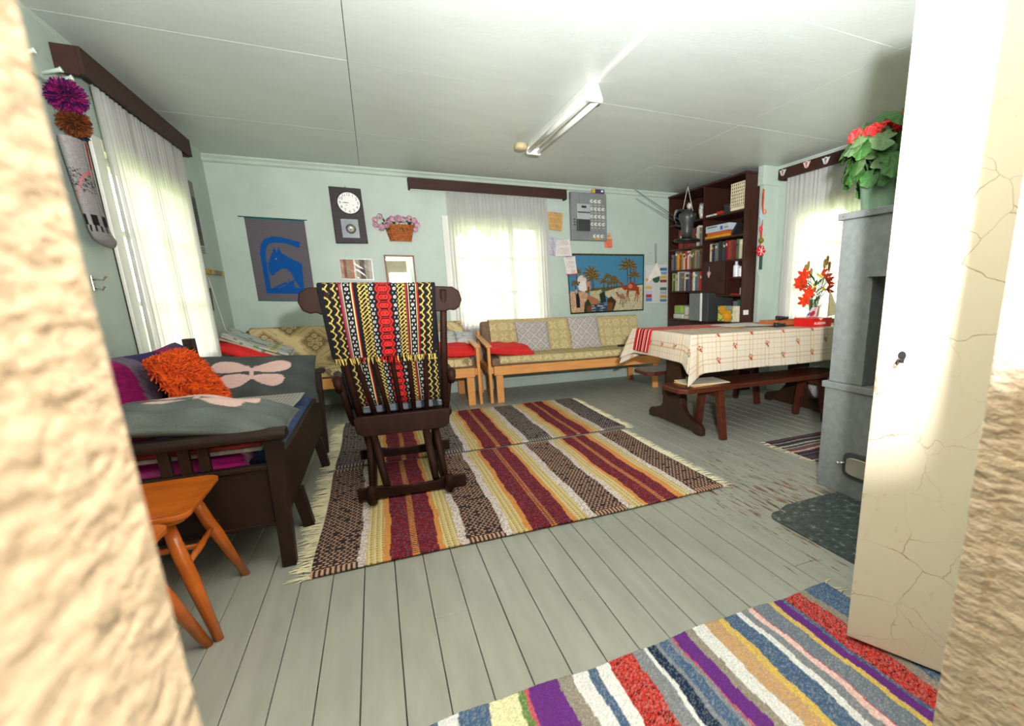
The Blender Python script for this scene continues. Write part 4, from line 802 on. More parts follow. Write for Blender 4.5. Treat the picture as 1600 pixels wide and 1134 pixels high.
text('lettering', 'ALADDIN', .03, wmat, bx, frame((3.285, 2.9165, TT+.028), (1, 0, 0), (0, 0, 1)))
MB().prism([(3.265, TT+.07), (3.315, TT+.07), (3.29, TT+.052)], 'y', 2.914, 2.917).build('label_tab', pm('cream_print', (230, 210, 170), .5), bx)
tr = thing('wooden_tray', 'small brown wooden tray behind the red box on the table', 'tray', (3.2, 3.2, TT)); MB().box(3.02, 3.40, 3.12, 3.34, TT, TT+.01).build('tray_base', M['redwood'], tr)
for a in ((3.02, 3.40, 3.12, 3.132), (3.02, 3.40, 3.328, 3.34), (3.02, 3.032, 3.132, 3.328), (3.388, 3.40, 3.132, 3.328)): MB().box(*a, TT+.01, TT+.045).build('tray_rim', wood('tray_wood', (150, 82, 40), (176, 100, 52), .4), tr, bevel=.002)
def binoculars(lab, x, y, rz, z, sc):
    sc = 1
    t = thing('binoculars', lab, 'binoculars', (x, y, z), rz, group='black binoculars on the table', local=True); t.scale = (.62, .62, .62)
    for sx in (-1, 1):
        MB().lathe([(0, -.05), (.016, -.05), (.018, -.02), (.022, 0), (.027, .05), (.028, .075), (.024, .076), (0, .07)], 16, (sx*.034*sc, 0, .028*sc), 'y').xf(Matrix.Scale(1, 4)).build('barrel', M['black'], t, smooth=True)
        MB().lathe([(0, -.066), (.018, -.066), (.019, -.05), (.014, -.048), (0, -.048)], 16, (sx*.034*sc, 0, .028*sc), 'y').build('eyepiece', M['black'], t, smooth=True)
    MB().box(-.03, .03, -.025, .03, .022, .034).build('bridge', M['dgrey'], t, bevel=.004); MB().lathe([(0, -.02), (.01, -.02), (.01, .015), (0, .015)], 12, (0, 0, .038), 'y').build('focus_wheel', M['dgrey'], t)
binoculars('black binoculars lying on the table in front of the tray', 3.02, 3.09, 1.0, TT+.001, 1); binoculars('black binoculars lying in the wooden tray on the table', 3.19, 3.24, 1.4, TT+.0465, 1)
# photo card, vase with lilies, model sailing boat
VX, VY = 3.57, 3.26
va = thing('flower_vase', 'clear glass vase holding orange lilies on the table by the window', 'vase', (VX, VY, TT))
MB().lathe([(0, .0), (.028, .0), (.030, .01), (.026, .02), (.032, .1), (.048, .215), (.046, .215), (.029, .1), (.022, .03), (0, .025)], 24, (VX, VY, TT)).build('glass', glass_mat('vase_glass', (.86, .95, .88), .02, .22), va, smooth=True)
bq = thing('lily_bouquet', 'bouquet of orange-red lilies and yellow flowers in the glass vase', 'flowers', (VX, VY, TT+.03)); lilym = pm('lily_petal', (232, 62, 26), .5, .2, 14); budm = pm('lily_bud', (150, 118, 40), .6, .2); ym = pm('yellow_flower', (222, 190, 40), .6, .2)
def petal_shape(L, W, curl=.4):
    V_ = []; F_ = []
    for i in range(6):
        f = i/5; wd = W*math.sin(PI*min(1, f*.92+.06))**.8; V_ += [(f*L, -wd, .25*wd+curl*L*f*f-.3*L*f), (f*L, 0, curl*L*f*f-.3*L*f), (f*L, wd, .25*wd+curl*L*f*f-.3*L*f)]
        if i: a = (i-1)*3; F_ += [(a, a+1, a+4, a+3), (a+1, a+2, a+5, a+4)]
    return V_, F_
def blossom(name, c, d, L, W, n, mat, parent, curl=.4, tilt=.5):
    m = MB(); V_, F_ = petal_shape(L, W, curl); Q = Vector(d).to_track_quat('Z', 'X').to_matrix().to_4x4()
    for k in range(n): mm = MB(); mm.add(V_, F_); mm.xf(Matrix.Translation(c) @ Q @ Matrix.Rotation(2*PI*k/n, 4, 'Z') @ Matrix.Rotation(-tilt, 4, 'Y')); m.add(mm.v, mm.f)
    return m.build(name, mat, parent, solid=.0012, smooth=True)
heads = [(-.17, -.02, .42, -1), (-.15, .02, .34, -1), (-.10, -.03, .27, -1), (-.12, .0, .20, -1), (.10, -.02, .40, 1), (.16, .0, .37, 1), (.14, -.02, .30, 1), (.10, .02, .44, 1), (-.19, .0, .36, -1)]
for i, (dx, dy, dz, sg) in enumerate(heads):
    c = (VX+dx*.9, VY+dy, TT+dz); MB().tube([(VX+dx*.08, VY, TT+.04), (VX+dx*.35, VY+dy*.5, TT+.2), c], .003, 5).build('stem', M['stem'], bq)
    blossom('lily_flower', c, (sg*.8, -.55, .1), .08, .016, 6, lilym, bq, .5, .55)
for dx, dz in ((-.13, .47), (-.10, .50), (-.06, .44), (.10, .52), (.13, .55), (.16, .50)):
    c = Vector((VX+dx, VY, TT+dz)); MB().tube([c-V3(0, 0, .04), c-V3(0, 0, .015), c+V3(.004, 0, .03), c+V3(.004, 0, .045)], [.005, .013, .013, .004], 8).build('bud', budm, bq, smooth=True); MB().tube([(VX+dx*.1, VY, TT+.06), (VX+dx*.5, VY, TT+.25), tuple(c-V3(0, 0, .04))], .003, 5).build('stem', M['stem'], bq)
for dx, dz in ((-.06, .30), (.01, .42), (.04, .41), (.09, .30), (-.03, .33)): blossom('yellow_flower', (VX+dx, VY-.02, TT+dz), (0, -.7, .7), .03, .008, 8, ym, bq, .2, .3); MB().tube([(VX+dx*.1, VY, TT+.06), (VX+dx*.5, VY, TT+.2), (VX+dx, VY-.02, TT+dz)], .0022, 5).build('stem', M['stem'], bq)
lf = MB(); V_, F_ = petal_shape(.11, .011, -.2)
for k in range(26):
    a = k*2.4; z = TT+.10+.011*k; mm = MB(); mm.add(V_, F_); mm.xf(Matrix.Translation((VX+.02*math.cos(a), VY+.015*math.sin(a), z)) @ Matrix.Rotation(a, 4, 'Z') @ Matrix.Rotation(-1.0, 4, 'Y')); mm.build('leaf', M['stem'], bq, solid=.001)
bo = thing('model_sailboat', 'small wooden model sailing boat with a pale sail beside the vase', 'model boat', (3.70, 3.18, TT)); hx = 3.70
hull = MB()
for x, wd, zb in ((-.11, .004, .02), (-.07, .024, .004), (0, .03, 0), (.07, .026, .004), (.11, .016, .012)): hull.v += [(hx+x, 3.18-wd, TT+.042), (hx+x, 3.18-wd*.7, TT+.02+zb*.5), (hx+x, 3.18, TT+zb), (hx+x, 3.18+wd*.7, TT+.02+zb*.5), (hx+x, 3.18+wd, TT+.042)]
hull.f = [(i*5+j, i*5+j+1, (i+1)*5+j+1, (i+1)*5+j) for i in range(4) for j in range(4)]+[(i*5+4, i*5, (i+1)*5, (i+1)*5+4) for i in range(4)]+[(0, 4, 3, 2, 1), (20, 21, 22, 23, 24)]
hull.build('hull', wood('boat_wood', (140, 78, 34), (168, 98, 46), .4), bo); MB().tube([(hx-.03, 3.18, TT+.04), (hx-.03, 3.18, TT+.30)], .003, 6).build('mast', M['birch'], bo)
MB().prism([(hx-.025, TT+.07), (hx+.12, TT+.085), (hx-.025, TT+.29)], 'y', 3.179, 3.181).build('sail', pm('sailcloth', (206, 196, 156), .8, .08, 30), bo); MB().tube([(hx-.03, 3.18, TT+.067), (hx+.13, 3.18, TT+.083)], .002, 5).build('boom', M['dkwood'], bo)

# ------------------------------------------------------------------ stove with pot plant
st = thing('sheet_metal_stove', 'grey galvanised sheet-metal stove with niche beside the cracked door', 'stove', (2.5, 1.5, 0)); Zm = M['zinc']
SX, SY0, SY1 = 2.17, 1.10, 1.86
MB().box(SX, 2.86, SY0, SY1, 0, .566).build('lower_body', Zm, st, bevel=.006); MB().box(SX-.012, 2.87, SY0-.01, SY1+.012, .566, .60).build('flange', Zm, st, bevel=.004)
MB().box(SX+.012, 2.84, 1.645, SY1-.012, .60, 1.42).build('side_pillar', Zm, st, bevel=.005); MB().box(SX+.012, 2.84, SY0, 1.20, .60, 1.42).build('side_pillar', Zm, st, bevel=.005)
MB().box(SX+.012, 2.84, 1.20, 1.645, 1.15, 1.42).build('head_box', Zm, st); MB().box(2.6, 2.84, 1.20, 1.645, .60, 1.15).build('niche_back', pm('dark_grey_sheet', (64, 66, 66), .7, .3), st)  # niche back is a darker, more mottled grey than the body
MB().box(SX-.008, SX+.014, 1.18, 1.665, 1.138, 1.158).build('niche_lintel', Zm, st, bevel=.002)
MB().box(SX-.004, 2.86, SY0-.01, SY1+.006, 1.42, 1.452).build('top_rim', Zm, st, bevel=.004)
for y in (1.83, 1.69, 1.5, 1.3): MB().ball((SX-.005, y, 1.436), .005, 8, 5).build('rivet', M['chrome'], st)
ht = []
for k in range(32):
    a = 2*PI*k/32; ht.append((1.53+.165*np.sign(math.cos(a))*abs(math.cos(a))**.4, .178+.072*np.sign(math.sin(a))*abs(math.sin(a))**.4))
h_ = MB().prism(ht, 'x', SX-.012, SX+.004).build('hatch', M['dgrey'], st, bevel=.004); MB().prism([(1.53+(y-1.53)*.84, .178+(z-.178)*.7) for y, z in ht], 'x', SX-.02, SX-.012).build('hatch_panel', M['chrome'], h_, bevel=.008)
MB().tube([(SX-.03, 1.70, .185), (SX-.034, 1.685, .185), (SX-.02, 1.675, .19)], .008, 8).ball((SX-.03, 1.705, .18), .012, 8, 6).build('latch', M['chrome'], h_, smooth=True)
pts = [(1.63, .98), (2.17, .98), (2.17, 1.72), (1.80, 1.72)]+[(1.70+.075*math.cos(a), 1.61+.075*math.sin(a)) for a in np.linspace(PI*.45, PI*1.0, 8)]
pmn, tt, bb = nt('worn_floor_tin'); vv = coords(tt, (1, 1, 1)); n1 = noise(tt, vv, 26, 6, .7); tt.links.new(ramp(tt, n1, [(.42, (60, 66, 68)), (.58, (86, 92, 92)), (.63, (150, 154, 148))]), bb.inputs['Base Color']); bb.inputs['Roughness'].default_value = .5; bb.inputs['Metallic'].default_value = .4
MB().prism(pts, 'z', .0005, .003).build('hearth_plate', pmn, label='worn dark metal plate on the floor in front of the stove', cat='floor plate')
PX, PY, PZ = 2.35, 1.77, 1.453
pt = thing('plant_pot', 'pale green plastic pot on top of the stove', 'flower pot', (PX, PY, PZ)); pg = pm('pale_green_plastic', (126, 158, 132), .4, .04)
MB().lathe([(0, 0), (.085, 0), (.105, .15), (.112, .15), (.112, .165), (.098, .165), (.092, .13), (0, .13)], 28, (PX, PY, PZ)).build('pot', pg, pt, smooth=False); MB().lathe([(0, .131), (.09, .131), (0, .136)], 20, (PX, PY, PZ)).build('soil', pm('soil', (50, 38, 28), .95, .3, 40), pt)
ge = thing('potted_geranium', 'leafy geranium with red flower heads growing in the pale green pot', 'plant', (PX, PY, PZ+.13))
V_ = [(0, 0, 0)]; n = 30
for rr, zz in ((.5, .06), (1, .0)):
    for k in range(n):
        a = 2*PI*k/n; r = rr*(1+.09*math.cos(7*a))*(1-.55*math.exp(-((a-PI)/.28)**2)); V_.append((r*math.cos(a)+.15, r*math.sin(a), zz+.05*math.cos(7*a)*rr+.10*rr*rr*math.cos(2*a)-.12*rr*rr))
F_ = [(0, 1+k, 1+(k+1) % n) for k in range(n)]+[(1+k, 1+n+k, 1+n+(k+1) % n, 1+(k+1) % n) for k in range(n)]
g = random.Random(3); base = None
for k in range(62):
    a = g.uniform(0, 2*PI); el = g.uniform(-.25, 1.15); r = .19*math.cos(el)**.5*g.uniform(.75, 1.1) if el < 1.5 else .05
    c = Vector((PX+math.cos(a)*r, PY+math.sin(a)*r*.95, PZ+.20+.24*math.sin(el)*g.uniform(.8, 1.1)-.0)); s_ = g.uniform(.042, .068)
    nrm = Vector((math.cos(a)*1.0, math.sin(a)*1.0, .25+.9*max(0, math.sin(el)))).normalized(); Q = nrm.to_track_quat('Z', 'Y').to_matrix().to_4x4()
    Mm = Matrix.Translation(c-Vector(ORG[ge.name])) @ Q @ Matrix.Rotation(g.uniform(0, 6.28), 4, 'Z') @ Matrix.Scale(s_, 4)
    mt = M['leaf'] if g.random() < .7 else M['leafp']
    if base is None or base.data.materials[0] != mt:
        lo = mk('leaf', np.array(V_), F_, mt, ge, smooth=True); lo.data.transform(Matrix.Translation(Vector(ORG[ge.name]))); base = lo
    else: lo = base.copy(); COL.objects.link(lo); lo.parent = ge
    lo.matrix_local = Mm
for k in range(12): a = k*2.1; MB().tube([(PX+.04*math.cos(a), PY+.04*math.sin(a), PZ+.13), (PX+.09*math.cos(a), PY+.09*math.sin(a), PZ+.25), (PX+.14*math.cos(a), PY+.14*math.sin(a), PZ+.33)], .004, 5).build('stem', M['stem'], ge)
for c, r in (((PX-.10, PY+.09, PZ+.355), .042), ((PX-.13, PY-.025, PZ+.335), .055), ((PX-.04, PY-.1, PZ+.385), .04), ((PX+.06, PY+.04, PZ+.42), .045), ((PX+.12, PY-.08, PZ+.36), .045)):
    m = MB()
    for k in range(26):
        d = Vector((g.gauss(0, 1), g.gauss(0, 1), g.gauss(.2, .8))).normalized(); mm = MB(); Vp, Fp = petal_shape(.026, .012, .2)
        for q in range(4): m2 = MB().add(Vp, Fp); m2.xf(Matrix.Translation(Vector(c)+d*r*.8) @ d.to_track_quat('Z', 'X').to_matrix().to_4x4() @ Matrix.Rotation(q*PI/2+k, 4, 'Z') @ Matrix.Rotation(-.25, 4, 'Y')); m.add(m2.v, m2.f)
    m.build('flower_head', M['petal'], ge, smooth=True); MB().tube([(PX, PY, PZ+.13), tuple(c)], .003, 5).build('flower_stalk', M['stem'], ge)

# ------------------------------------------------------------------ cracked cream door standing open
T = Vector((1.21, .874, 0)); dd = Vector((.423, -.906, 0)).normalized(); nn = Vector((-dd.y*-1, 0, 0)); nn = Vector((dd.y, -dd.x, 0)); nn = nn if nn.dot(-T) > 0 else -nn
W_ = .555
do = thing('door_leaf', 'cream painted cupboard door with cracked paint standing open, key in lock', 'door', tuple(T+dd*W_/2+V3(0, 0, .03)))
Mx = frame(tuple(T), dd, (0, 0, 1)); pv = lambda a, z, d_: tuple(T+dd*a+nn*d_+V3(0, 0, z))
MB().hexa([pv(0, .03, 0), pv(W_, .03, 0), pv(W_, .03, -.032), pv(0, .03, -.032)], [pv(0, 1.735, 0), pv(W_, 1.735, 0), pv(W_, 1.735, -.032), pv(0, 1.735, -.032)]).build('panel', M['doorp'], do, bevel=.003)
kx, kz = .058, .905; iron = pm('dark_iron', (44, 36, 32), .5, .2, 40, metal=.6)
kh = [(.010*math.cos(a), .012*math.sin(a)+.004) for a in np.linspace(-.7, PI+.7, 14)]+[(-.006, -.016), (.006, -.016)]
MB().add([pv(kx+x, kz+z, .0008) for x, z in kh]+[pv(kx+x, kz+z, -.002) for x, z in kh], [tuple(range(16)), tuple(range(16, 32))]+[(i, (i+1) % 16, 16+(i+1) % 16, 16+i) for i in range(16)]).build('keyhole', pm('keyhole_dark', (16, 13, 12), .9), do)
MB().tube([pv(kx, kz-.002, -.004), pv(kx-.001, kz-.006, .022)], .003, 8).build('key_shaft', iron, do)
MB().tube([pv(kx-.002, kz-.008+.007*math.sin(a_), .038+.018*math.cos(a_)) for a_ in np.linspace(0, 2*PI, 18)], .0026, 6).build('key_bow', iron, do)

# ------------------------------------------------------------------ painting helper (flat printed or woven pictures as coloured grids)
class Cv:
    def __init__(s, w_, h_, res, col, mp=None):
        s.w, s.h, s.nu, s.nv = w_, h_, max(2, int(w_/res)), max(2, int(h_/res)); s.U, s.V = np.meshgrid(np.linspace(0, 1, s.nu), np.linspace(0, 1, s.nv)); s.c = full(s.U.shape, col); s.mp = mp or (lambda p: p)
    def mask(s, pts):
        pts = np.array([s.mp(p) for p in pts]); m = np.zeros(s.U.shape, bool); n = len(pts)
        for i in range(n):
            (xa, ya), (xb, yb) = pts[i], pts[(i+1) % n]
            if ya == yb: continue
            m ^= ((ya > s.V) != (yb > s.V)) & (s.U < (xb-xa)*(s.V-ya)/(yb-ya)+xa)
        return m
    def poly(s, pts, col): s.c[s.mask(pts)] = col; return s
    def ell(s, p, rx, ry, col): x, y = s.mp(p); s.c[((s.U-x)/rx)**2+((s.V-y)/ry)**2 < 1] = col; return s
    def line(s, p, q, wd, col):
        (xa, ya), (xb, yb) = s.mp(p), s.mp(q); X, Y = s.U*s.w, s.V*s.h; xa, xb, ya, yb = xa*s.w, xb*s.w, ya*s.h, yb*s.h; dx, dy = xb-xa, yb-ya; l2 = dx*dx+dy*dy+1e-12
        t_ = np.clip(((X-xa)*dx+(Y-ya)*dy)/l2, 0, 1); s.c[np.hypot(X-xa-t_*dx, Y-ya-t_*dy) < wd/2] = col; return s
def hang(name, cv, corners, mat, parent=None, solid=.003, wob=0, **k):
    """corners TL, TR, BR, BL in space"""
    TL, TR, BR, BL = [np.array(p, float) for p in corners]; U, Vv = cv.U[..., None], cv.V[..., None]
    Pp = (TL*(1-U)+TR*U)*Vv+(BL*(1-U)+BR*U)*(1-Vv)
    if wob: n_ = np.cross(TR-TL, BL-TL); n_ /= np.linalg.norm(n_); Pp = Pp+n_*(wob*np.sin(9*U+5*Vv)*np.sin(4*Vv+1))
    return sheet(name, Pp, mat, parent, cols=cv.c, solid=solid, **k)
YW = YB-.004
cv = Cv(.15, .13, .004, (206, 196, 206)); cv.ell((.42, .34), .22, .30, (176, 30, 40)); cv.ell((.5, .8), .12, .2, (214, 140, 160)); cv.ell((.12, .3), .1, .2, (100, 100, 150)); cv.c[cv.U > .78] = (150, 110, 60)
hang('greeting_card', cv, [(3.385, 3.10, TT+.15), (3.475, 3.10, TT+.152), (3.455, 3.09, TT+.072), (3.30, 3.09, TT+.072)], M['print'], None, .002, label='standing greeting card with red print in front of the vase', cat='card')
# horse tapestry
hm = lambda p: ((p[0]-195-(p[1]-430)*.158)/392, 1-(p[1]-430)/567)
cv = Cv(.465, .75, .0045, (106, 100, 106), hm); cv.c *= (1+.10*np.sin(cv.V*300)[..., None]*RNG.random(cv.U.shape)[..., None])
B1 = (16, 84, 160)
cv.poly([(340, 945), (295, 660), (300, 610), (325, 570), (370, 553), (430, 552), (560, 580), (558, 622), (450, 592), (390, 592), (350, 605), (335, 640), (335, 700), (368, 900), (370, 945)], B1)
cv.poly([(355, 790), (348, 740), (362, 690), (378, 655), (383, 615), (398, 640), (408, 655), (415, 616), (430, 645), (436, 660), (500, 695), (560, 722), (577, 740), (582, 800), (597, 945), (340, 945), (335, 905), (420, 905), (470, 880), (520, 838), (505, 800), (470, 768), (440, 768), (405, 795), (385, 818), (362, 812)], B1)
cv.poly([(372, 900), (372, 850), (400, 812), (455, 770), (500, 800), (530, 850), (565, 905), (530, 895), (520, 845), (480, 862), (430, 890), (400, 905)], (106, 100, 106))
cv.line((395, 905), (470, 868), .02, B1); cv.line((488, 862), (484, 845), .008, B1); cv.line((522, 870), (525, 845), .008, B1); cv.ell((402, 702), .012, .008, (150, 160, 170))
cv.c[cv.V > .985] = (20, 110, 116); cv.c[cv.V < .012] = (20, 110, 116)
t = thing('horse_tapestry', 'grey woven wall hanging with a blue horse and foal', 'tapestry', (-.75, YW, 1.05))
hang('woven_cloth', cv, [(-.985, YW-.012, 1.812), (-.515, YW-.012, 1.803), (-.52, YW-.006, 1.045), (-.99, YW-.006, 1.06)], M['weave'], t, .004, .003)
MB().tube([(-1.03, YW-.012, 1.814), (-.49, YW-.012, 1.803)], .004, 7).build('rod', M['dkwood'], t)
# wall clock
ck = thing('wall_clock', 'dark wooden pendulum wall clock with round white face', 'clock', (-.13, YW, 1.6)); ckm = wood('clock_wood', (34, 26, 26), (54, 42, 42), .5, 4, (2, 2, 14), .3)
MB().prism([(-.272, 1.598), (.012, 1.603), (.004, 2.112), (-.27, 2.116)], 'y', YW-.05, YW).build('case', ckm, ck, bevel=.004)
fx, fz = -.113, 1.972; MB().lathe([(0, 0), (.102, 0), (.104, -.008), (.098, -.012), (0, -.012)], 40, (fx, YW-.05, fz), 'y').build('bezel', M['black'], ck, smooth=False)
fc = MB().lathe([(0, 0), (.096, 0), (.096, -.004), (0, -.004)], 40, (fx, YW-.061, fz), 'y').build('dial', pm('dial_white', (244, 244, 240), .3, .01), ck)
for k in range(1, 13):
    a = PI/2-k*PI/6; text('numeral', str(k), .036, M['black'], fc, frame((fx+.077*math.cos(a), YW-.0655, fz+.077*math.sin(a)), (1, 0, 0), (0, 0, 1)))
for ang, ln in ((PI+.02, .058), (PI-.1, .042)):
    MB().bar((fx, YW-.069, fz), (fx+ln*math.cos(ang), YW-.069, fz+ln*math.sin(ang)), .003, .006, up=(0, 1, 0)).build('hand', M['black'], fc)
for dx in (-.024, .034): MB().ball((fx+dx, YW-.066, fz-.02), .004, 8, 5).build('winding_hole', M['black'], fc)
pw = MB().box(-.205, -.055, YW-.054, YW-.05, 1.652, 1.825).build('pendulum_window', pm('silvered_glass', (128, 132, 142), .25, .1), ck); MB().lathe([(0, -.012), (.02, -.01), (.045, 0), (0, 0)], 28, (-.125, YW-.0545, 1.735), 'y').build('pendulum_bob', pm('silver_bob', (206, 206, 196), .25, .15, 30, metal=.6), pw, smooth=True)
MB().tube([(-.135, YW-.004, 2.115), (-.13, YW-.004, 2.135), (-.125, YW-.004, 2.115)], .003, 5).build('hanger', M['black'], ck)
# flower basket
fb = thing('wall_basket', 'brown wicker wall basket on the wall above the mirror', 'basket', (.32, YW, 1.635)); wk = pm('wicker', (176, 98, 48), .6, .25, 60, (1, 1, 1), .5)
for k in range(9):
    f = k/8; z = 1.642+.145*f; hw = .098+.038*f; d = .055+.02*f
    MB().tube([(.32-hw, YW-.002, z), (.32-hw*.92, YW-d*.8, z), (.32-hw*.4, YW-d, z), (.32+hw*.4, YW-d, z), (.32+hw*.92, YW-d*.8, z), (.32+hw, YW-.002, z)], .0095, 6).build('wicker_row', wk, fb, smooth=True)
for k in range(13):
    f = (k-6)/6; d0, d1 = .052-.012*f*f, .074-.016*f*f; MB().tube([(.32+f*.09, YW-d0-.006, 1.64), (.32+f*.128, YW-d1-.006, 1.79)], .004, 5).build('stake', wk, fb)
MB().box(.22, .42, YW-.05, YW-.002, 1.636, 1.645).build('basket_base', wk, fb)
bf = thing('basket_flowers', 'pink artificial flowers with green leaves filling the wall basket', 'flowers', (.32, YW-.03, 1.78)); pkm = pm('pink_petal', (206, 156, 176), .6, .15, 30); g = random.Random(11)
for cx, cz, r in ((.10, 1.83, .028), (.145, 1.86, .03), (.15, 1.76, .04), (.10, 1.78, .028), (.215, 1.81, .035), (.26, 1.845, .04), (.315, 1.85, .04), (.36, 1.84, .035), (.42, 1.85, .038), (.465, 1.835, .035), (.49, 1.79, .035), (.47, 1.75, .025), (.20, 1.78, .028)):
    m = MB(); c = Vector((cx, YW-.06-g.uniform(0, .03), cz))
    for k in range(16):
        d = Vector((g.gauss(0, 1), g.gauss(-.6, .7), g.gauss(0, 1))).normalized(); Vp, Fp = petal_shape(.017, .008, .2)
        for q in range(4): m2 = MB().add(Vp, Fp); m2.xf(Matrix.Translation(c+d*r*.8) @ d.to_track_quat('Z', 'X').to_matrix().to_4x4() @ Matrix.Rotation(q*PI/2+k, 4, 'Z')); m.add(m2.v, m2.f)
    m.build('flower_cluster', pkm, bf, smooth=True)
lv = np.array(V_ if 0 else [(0, 0, 0)]); Vp, Fp = petal_shape(.05, .02, -.2); src = None
for k in range(34):
    c = Vector((g.uniform(.13, .47), YW-g.uniform(.03, .075), g.uniform(1.76, 1.83))); Mm = Matrix.Translation(c-Vector(ORG[bf.name])) @ Matrix.Rotation(g.uniform(0, 6.28), 4, 'Y') @ Matrix.Rotation(g.uniform(-.8, .8), 4, 'X')
    if src is None: src = mk('leaf', np.array(Vp), Fp, M['leaf'], bf); src.data.transform(Matrix.Translation(Vector(ORG[bf.name]))); src.matrix_local = Mm
    else: copies(src, bf, Mm)
# shiny small picture, mirror
cv = Cv(.3, .21, .004, (150, 140, 130)); X = cv.U
for a, b, cc in ((0, .1, (186, 150, 130)), (.1, .18, (150, 96, 82)), (.18, .3, (170, 150, 120)), (.3, .42, (190, 130, 110)), (.42, .48, (230, 226, 220)), (.48, .62, (176, 160, 130)), (.62, .78, (92, 82, 76)), (.78, .9, (170, 160, 140)), (.9, 1, (196, 190, 180))): cv.c[(X >= a) & (X < b)] = cc
cv.c *= (1+.25*(RNG.random(X.shape)-.5))[..., None]
sp = thing('laminated_picture', 'small shiny plastic-covered picture below the clock', 'picture', (-.12, YW, 1.25)); gl = vmat('glossy_print', .12, bump=.0, var=.02); hang('print', cv, [(-.262, YW-.008, 1.45), (.016, YW-.008, 1.448), (.014, YW-.008, 1.258), (-.265, YW-.008, 1.268)], gl, sp, .002, .004)
MB().prism([(-.277, 1.256), (.028, 1.245), (.03, 1.461), (-.275, 1.463)], 'y', YW-.004, YW).build('mount', pm('silver_mount', (176, 178, 172), .3, .05), sp)
mi = thing('wall_mirror', 'rectangular mirror with a thin brown wooden frame behind the rocking chair', 'mirror', (.28, YW, 1.1)); fm = wood('mirror_frame', (120, 66, 40), (150, 88, 54), .4)
MB().hexa([(.155, YW-.026, 1.115), (.415, YW-.026, 1.115), (.415, YW-.02, 1.115), (.155, YW-.02, 1.115)], [(.155, YW-.018, 1.485), (.415, YW-.018, 1.485), (.415, YW-.012, 1.485), (.155, YW-.012, 1.485)]).build('glass', pm('mirror_silver', (235, 238, 238), .02, .0, metal=1), mi)
for a in ((.141, .156, 1.10, 1.498), (.414, .428, 1.10, 1.498), (.156, .414, 1.484, 1.498), (.156, .414, 1.10, 1.115)): MB().box(a[0], a[1], YW-.03, YW, a[2], a[3]).build('frame_bar', fm, mi, bevel=.002)
# electric meter panel with fuses
el = thing('meter_panel', 'grey electric meter panel with rows of white fuses on the back wall', 'meter panel', (2.41, YW, 1.7)); gm = pm('panel_grey', (124, 128, 128), .5, .04); gl2 = pm('panel_light', (168, 172, 172), .5, .04); cer = pm('white_ceramic', (226, 224, 216), .25, .03)
PF = YW-.07; MB().box(2.19, 2.645, PF, YW, 1.70, 2.235).build('housing', gm, el, bevel=.004)
MB().box(2.20, 2.29, PF-.006, PF, 1.80, 2.225).build('cover_plate', gm, el, bevel=.002); MB().box(2.295, 2.40, PF-.006, PF, 2.105, 2.225).build('cover_plate', gm, el, bevel=.002); MB().box(2.405, 2.64, PF-.006, PF, 1.80, 2.225).build('cover_plate', gm, el, bevel=.002); MB().box(2.20, 2.395, PF-.006, PF, 1.705, 1.795).build('cover_plate', gm, el, bevel=.002); MB().box(2.405, 2.64, PF-.006, PF, 1.705, 1.795).build('cover_plate', gm, el, bevel=.002)
mt = MB().box(2.245, 2.415, PF-.05, PF, 1.93, 2.10).build('meter', gl2, el, bevel=.006); MB().box(2.30, 2.36, PF-.052, PF-.049, 2.055, 2.078).build('display', M['black'], mt); MB().box(2.25, 2.41, PF-.053, PF-.049, 2.0, 2.012).build('dark_band', M['black'], mt)
MB().box(2.25, 2.41, PF-.042, PF, 1.805, 1.928).build('terminal_cover', M['dgrey'], el, bevel=.005)
for k in range(3): MB().box(2.215, 2.235, PF-.012, PF-.005, 1.925-.03*k, 1.937-.03*k).build('switch', M['black'], el)
def fuse(x, z): f = MB().lathe([(0, 0), (.021, 0), (.021, -.012), (.016, -.022), (0, -.022)], 16, (x, PF-.006, z), 'y').build('fuse', cer, el, smooth=False); MB().lathe([(0, 0), (.008, 0), (.008, -.002), (0, -.002)], 10, (x+.003, PF-.028, z-.001), 'y').build('fuse_window', M['dgrey'], f)
for r in range(5):
    z = (2.14, 2.055, 1.97, 1.885, 1.75)[r]
    for k in range(3 if r in (0, 4) else 4): fuse(2.445+.05*k+(.03 if r == 4 else 0), z)
    if r < 4:
        for k in range(4): MB().box(2.432+.05*k, 2.458+.05*k, PF-.0075, PF-.006, z-.045, z-.038).build('fuse_label', pm('label_cream_%d%d' % (r, k), (196, 190, 160), .6), el)
MB().box(2.47, 2.56, PF-.008, PF-.006, 1.712, 1.727).build('warning_label', pm('warning_amber', (206, 136, 24), .5), el)
sb = thing('fuse_carton', 'small purple and yellow carton on top of the meter panel', 'carton', (2.55, YW-.04, 2.237)); MB().box(2.50, 2.62, YW-.07, YW-.02, 2.237, 2.28).build('carton', pm('purple_card', (70, 50, 96), .5), sb, bevel=.001); MB().box(2.465, 2.50, YW-.07, YW-.02, 2.237, 2.278).build('carton_end', pm('yellow_card', (210, 176, 60), .5), sb, bevel=.001); MB().box(2.575, 2.605, YW-.0715, YW-.07, 2.25, 2.27).build('print', M['paper'], sb)
